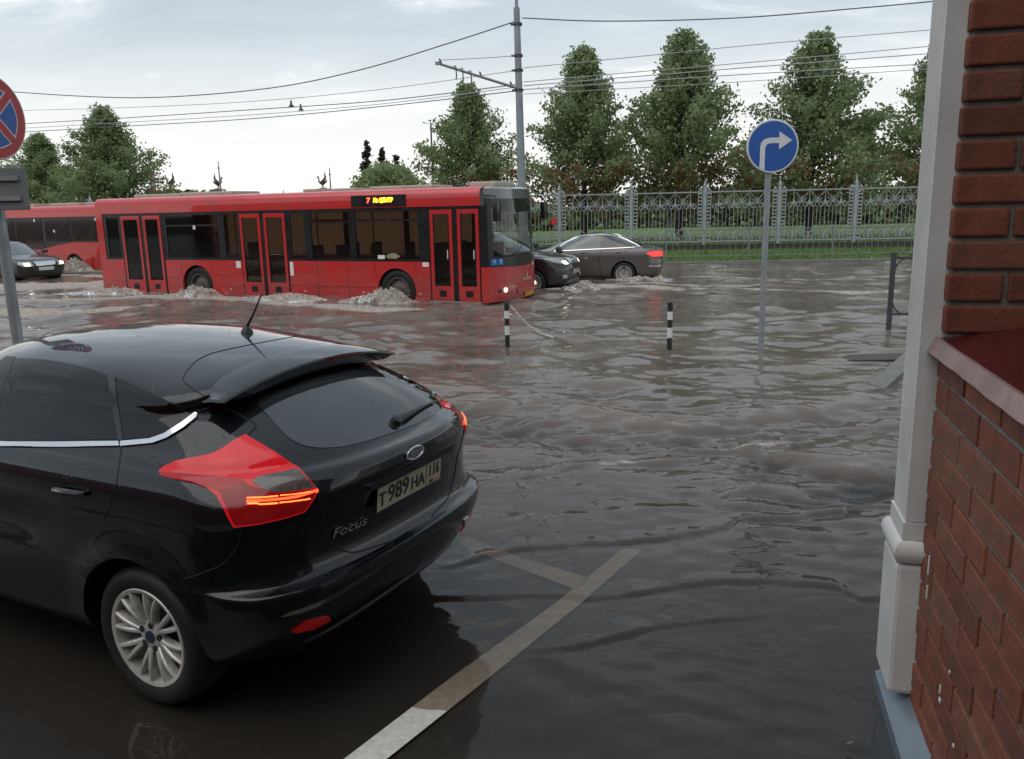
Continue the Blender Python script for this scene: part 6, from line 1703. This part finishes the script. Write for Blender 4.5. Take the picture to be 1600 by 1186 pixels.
# someone bending over the lawn behind the fence
gp = ony(1061, 381, 40.5)
t = thing('person', 'person in pale top and dark trousers bending over on the lawn behind the fence', 'person', (gp.x, 40.5, .52), R(200))
J = [(0, 0, .88, .13, .12), (.18, 0, 1.0, .13, .11), (.40, 0, 1.02, .15, .11), (.50, 0, 1.0, .06), (.40, .18, .98, .055), (.46, .2, .72, .045), (.52, .18, .48, .038), (.54, .17, .40, .034), (.40, -.18, .98, .055), (.46, -.2, .72, .045), (.52, -.18, .48, .038), (.54, -.17, .40, .034)]
link('body', skin_body('body', J, [(0, 1), (1, 2), (2, 3), (2, 4), (4, 5), (5, 6), (6, 7), (2, 8), (8, 9), (9, 10), (10, 11)], mat('shirt_pale', (0.45, 0.45, 0.44), 0.8)), t)
J = [(0, 0, .88, .135, .13), (-.02, .10, .80, .10), (0, .12, .46, .07), (-.03, .12, .09, .055), (.12, .13, .03, .04), (-.02, -.10, .80, .10), (.12, -.12, .46, .07), (.10, -.12, .09, .055), (.24, -.13, .03, .04)]
link('trousers', skin_body('trousers', J, [(0, 1), (1, 2), (2, 3), (3, 4), (0, 5), (5, 6), (6, 7), (7, 8)], mat('trousers_dark', (0.012, 0.012, 0.014), 0.8)), t)
head(t, (.60, 0, .98))
# fallen leaves on the wet ground
LF = mat('fallen_leaf', (0.16, 0.12, 0.05), 0.7, noise=(30, 0.4))
for i, (x, y, lb) in enumerate(((1373, 1083, 'small curled leaf on the wet asphalt by the pilaster foot'), (1328, 1161, 'dark scrap of leaf on the wet asphalt near the bottom edge'), (1165, 1045, 'tiny pale petal on the wet asphalt'))):
    q = onz(x, y, .03); s = (.022, .016, .008)[i]
    mb = MB(); mb.add([(q.x - s, q.y, .028), (q.x, q.y - s * .5, .032), (q.x + s, q.y, .040), (q.x, q.y + s * .6, .030)], [(0, 1, 2), (0, 2, 3)])
    tag(mb.obj('fallen_leaf', LF), lb, 'leaf', 'fallen leaves')

# ================================================================== BRICK BUILDING ON THE RIGHT
WA = R(15)
wd = Vector((math.sin(WA), math.cos(WA), 0)); wn = Vector((-math.cos(WA), math.sin(WA), 0))
P0 = Vector((1.062, 2.02, 0))                     # where the facade meets the pilaster
# local frame of the building: x runs along the facade towards the viewer, y outwards to the street, z up
bl = thing('brick_building', 'red brick building corner with white fluted pilaster and sloping window sill', 'building', (P0.x, P0.y, 0), math.atan2(-wd.y, -wd.x))
LX = Matrix.Rotation(math.atan2(-wd.y, -wd.x), 3, 'Z').inverted()
# local y axis = rotate +90: check that it points to the street
SY = 1.0 if (Matrix.Rotation(math.atan2(-wd.y, -wd.x), 3, 'Z') @ Vector((0, 1, 0))).dot(wn) > 0 else -1.0
BR = []
for i, c in enumerate(((0.225, 0.068, 0.038), (0.265, 0.082, 0.044), (0.185, 0.056, 0.036), (0.235, 0.088, 0.054))):
    BR.append(mat('brick_%s' % 'abcd'[i], c, 0.8, noise=(15, 0.42), bump=(95, 0.6, 0.004)))
MORT = mat('mortar', (0.24, 0.22, 0.18), 0.95, noise=(25, 0.4), bump=(60, 0.8, 0.006))
def bx(mb, x0, x1, y0, y1, z0, z1): return mb.bbox(x0, x1, SY * y0, SY * y1, z0, z1)
ROW = 0.077
ZS = 1.742                                         # underside of the sill
def brick_mesh(l, wdt, h, m):
    k = MB(); k.bbevel(0, l, -wdt if SY > 0 else 0, 0 if SY > 0 else wdt, 0, h, 0.0032); return k.mesh('brick', m)
ST = [brick_mesh(0.250, 0.12, 0.065, m) for m in BR]
HD = [brick_mesh(0.120, 0.12, 0.065, m) for m in BR]
rb = random.Random(3)
JS = 0.030                                         # window edge
# wall below the sill: individual bricks for the stretch the photograph shows
z = ZS - 0.077 * 13
row = 0
while z < ZS - 0.02:
    x = -0.004 - (0.131 if row % 2 else 0.0)
    while x < 2.3:
        l = 0.250
        x0 = max(x, 0.002)
        if x + l > 0.06:
            b = link('brick', rb.choice(ST), bl, (x0, SY * rb.uniform(-0.0015, 0.0025), z + rb.uniform(-0.001, 0.001)))
            if x0 > x: b.scale.x = (x + l - x0) / l
            b.rotation_euler = (0, 0, rb.uniform(-0.004, 0.004))
        x += l + 0.012
    z += ROW; row += 1
# window jamb facing the viewer, and the narrow strip of facade beside the pilaster
z = ZS + 0.035; row = 0
while z < 3.4:
    y = 0.0
    off = [0.0, 0.131][row % 2]
    ys_ = [0.0, 0.25 + 0.012] if row % 2 == 0 else [0.0, 0.131, 0.131 + 0.262]
    for k, y in enumerate(ys_):
        l = 0.12 if (row % 2 and k == 0) else 0.25
        m_ = MB(); m_.bbevel(0, 0.118, -l if SY > 0 else 0, 0 if SY > 0 else l, 0, 0.065, 0.006)
        b = link('brick', m_.mesh('brick', rb.choice(BR)), bl, (JS - 0.118, -SY * y + SY * rb.uniform(-0.001, 0.001), z))
    z += ROW; row += 1
core = MB()
bx(core, 0.0, 13.0, -0.30, -0.006, 0.60, ZS - 0.004)
bx(core, -0.085, JS - 0.010, -0.70, -0.011, ZS - 0.002, 3.6)
bx(core, -0.10, -0.001, -6.0, -0.012, 0.0, 3.6)
core.obj('wall_core', MORT, bl)
bw = bpy.data.materials.new('brick_wall_far'); bw.use_nodes = True
t = bw.node_tree; bt = N(t, 'ShaderNodeTexBrick', inp={'Color1': (0.205, 0.060, 0.036, 1), 'Color2': (0.235, 0.075, 0.045, 1), 'Mortar': (0.13, 0.115, 0.10, 1), 'Scale': 1.0, 'Mortar Size': 0.006, 'Brick Width': 0.262, 'Row Height': 0.077})
cc = N(t, 'ShaderNodeTexCoord'); sp_ = N(t, 'ShaderNodeSeparateXYZ'); cb_ = N(t, 'ShaderNodeCombineXYZ'); ad = N(t, 'ShaderNodeMath', operation='ADD')
t.links.new(cc.outputs['Object'], sp_.inputs[0]); t.links.new(sp_.outputs[0], ad.inputs[0]); t.links.new(sp_.outputs[1], ad.inputs[1]); t.links.new(ad.outputs[0], cb_.inputs[0]); t.links.new(sp_.outputs[2], cb_.inputs[1]); t.links.new(cb_.outputs[0], bt.inputs['Vector'])
t.links.new(bt.outputs[0], t.nodes['Principled BSDF'].inputs['Base Color']); t.nodes['Principled BSDF'].inputs['Roughness'].default_value = 0.8
# upper wall over the window, wall further back, and an unseen wing added behind the viewer to darken the hatchback's reflections
up = MB()
bx(up, -0.085, 13.0, -0.30, -0.002, 3.4, 7.5)
bx(up, 1.60, 13.0, -0.30, -0.002, ZS + 0.03, 3.4)
up.bbox(13.0, 13.5, SY * 0.0, SY * 55.0, -0.3, 7.5)
up.obj('wall', bw, bl)
# window: frame and pane deep in the reveal
fr_ = MB()
for a in ((JS, JS + .07, ZS + .03, 3.4), (1.53, 1.60, ZS + .03, 3.4), (.77, .84, ZS + .03, 3.4)): bx(fr_, a[0], a[1], -0.29, -0.23, a[2], a[3])
for z0 in (ZS + .03, 3.33): bx(fr_, JS + .07, 1.53, -0.29, -0.23, z0, z0 + .07)
wf = fr_.obj('window', WHITE_P, bl)
pn = MB(); bx(pn, JS + .06, 1.54, -0.265, -0.255, ZS + .05, 3.36); pn.obj('pane', glass('shop_glass', (0.5, 0.5, 0.5), 0.02, 0.3), wf)
# sheet-metal sill: dark red top, pale pinkish drip edge
SILL = mat('sill_red', (0.085, 0.012, 0.012), 0.22, noise=(5, 0.4), rvar=0.1)
DRIP = mat('sill_edge', (0.36, 0.24, 0.22), 0.30, 0.35, noise=(5, 0.3), bump=(9, 0.4, 0.01), rvar=0.12)
sm_ = MB()
y_in, y_out = -0.30, 0.010
sm_.add([(0.006, SY * y_in, ZS + .075), (1.7, SY * y_in, ZS + .075), (1.7, SY * y_out, ZS + .018), (0.006, SY * y_out, ZS + .018), (0.006, SY * y_in, ZS + .07), (1.7, SY * y_in, ZS + .07), (1.7, SY * y_out, ZS + .013), (0.006, SY * y_out, ZS + .013)],
        [(0, 1, 2, 3), (7, 6, 5, 4), (0, 3, 7, 4), (1, 5, 6, 2), (0, 4, 5, 1)])
sill = sm_.obj('window_sill', SILL, bl)
sm_ = MB(); rows_ = []
for i in range(40):
    x = -0.012 + 1.71 * i / 39; wv = 0.0012 * math.sin(i * 1.7) + 0.0012 * math.sin(i * 0.6)
    rows_.append([(x, SY * (y_out - .004), ZS + .0210), (x, SY * (y_out + .002 + wv * .3), ZS + .0195), (x, SY * (y_out + .017 + wv), ZS - .016), (x, SY * (y_out + .008), ZS - .017)])
sm_.grid(rows_); sm_.obj('drip_edge', DRIP, sill, smooth=25)
# plinth with metal weathering
PLM = mat('plinth_grey', (0.10, 0.11, 0.12), 0.55, noise=(3, 0.35), bump=(20, 0.2, 0.01))
FLS = mat('flashing_grey', (0.20, 0.24, 0.28), 0.35, 0.3, noise=(4, 0.3), rvar=0.1)
pb = MB(); bx(pb, -0.176, 13.0, -0.25, 0.052, -0.3, 0.70); pb.obj('plinth', PLM, bl)
pb = MB(); pb.add([(-.18, SY * -.002, .775), (13, SY * -.002, .775), (13, SY * .058, .735), (-.18, SY * .058, .735), (13, SY * .060, .700), (-.18, SY * .060, .700)], [(0, 1, 2, 3), (3, 2, 4, 5)]); pb.obj('flashing', FLS, bl)
# white pilaster: fluted shaft, torus, base block
PIL = mat('pilaster_white', (0.68, 0.675, 0.65), 0.6, noise=(2.6, 0.30), bump=(90, 0.12, 0.003))
WP = 0.165; PJ = 0.045
pil = link('pilaster', None, bl)
sh = MB(); prof = [(-.002, -0.02), (-.002, PJ)]
x = -0.012
prof = [(0.0, -0.02), (0.0, PJ), (-0.014, PJ)]
nfl = 6; fw_ = (WP - 0.028) / nfl
for k in range(nfl):
    xa = -0.014 - fw_ * k
    prof += [(xa - fw_ * .15, PJ), (xa - fw_ * .30, PJ - .006), (xa - fw_ * .5, PJ - .009), (xa - fw_ * .70, PJ - .006), (xa - fw_ * .85, PJ)]
prof += [(-WP + 0.0, PJ), (-WP, -0.02)]
sh.prism([(a, SY * b) for a, b in prof], (0, 0, 1.275), (1, 0, 0), (0, 1, 0), (0, 0, 2.6)); sh.obj('shaft', PIL, pil)
tb_ = MB(); bx(tb_, -WP - .004, 0.004, -0.02, PJ + .006, 1.225, 1.272)
for k in range(1): pass
pts_ = []
prt = [(0.0, 1.16), (0.010, 1.165), (0.017, 1.178), (0.019, 1.192), (0.016, 1.206), (0.009, 1.218), (0.0, 1.224)]
rows_ = []
for dx, zz_ in prt:
    a = dx + .006
    rows_.append([(a, SY * -.02, zz_), (a, SY * (PJ + a), zz_), (-WP - a, SY * (PJ + a), zz_), (-WP - a, SY * -.02, zz_)])
tb_.grid(rows_); tb_.obj('torus_moulding', PIL, pil, smooth=30)
bs = MB(); bs.bbevel(-WP - .014, 0.014, min(SY * -.02, SY * (PJ + .016)), max(SY * -.02, SY * (PJ + .016)), 0.785, 1.158, 0.012); bs.obj('base_block', PIL, pil)
# porch slab under the viewer and its canopy
pc_ = MB(); bx(pc_, 1.2, 7.4, 0.10, 4.5, -0.3, 0.42); pc_.obj('porch', PLM, bl)
# splashes of white paint on the bricks
pt = MB()
for (x, z_, l, w2) in ((.100, 1.20, .05, .0022), (.104, 1.13, .035, .002), (.30, .98, .02, .002), (.305, .955, .008, .007), (.36, 1.06, .006, .003), (.44, .93, .006, .004)):
    pt.box((x, SY * .0045, z_), (w2 * 2, .003, l))
pt.obj('paint_drip', WHITE_P, bl)
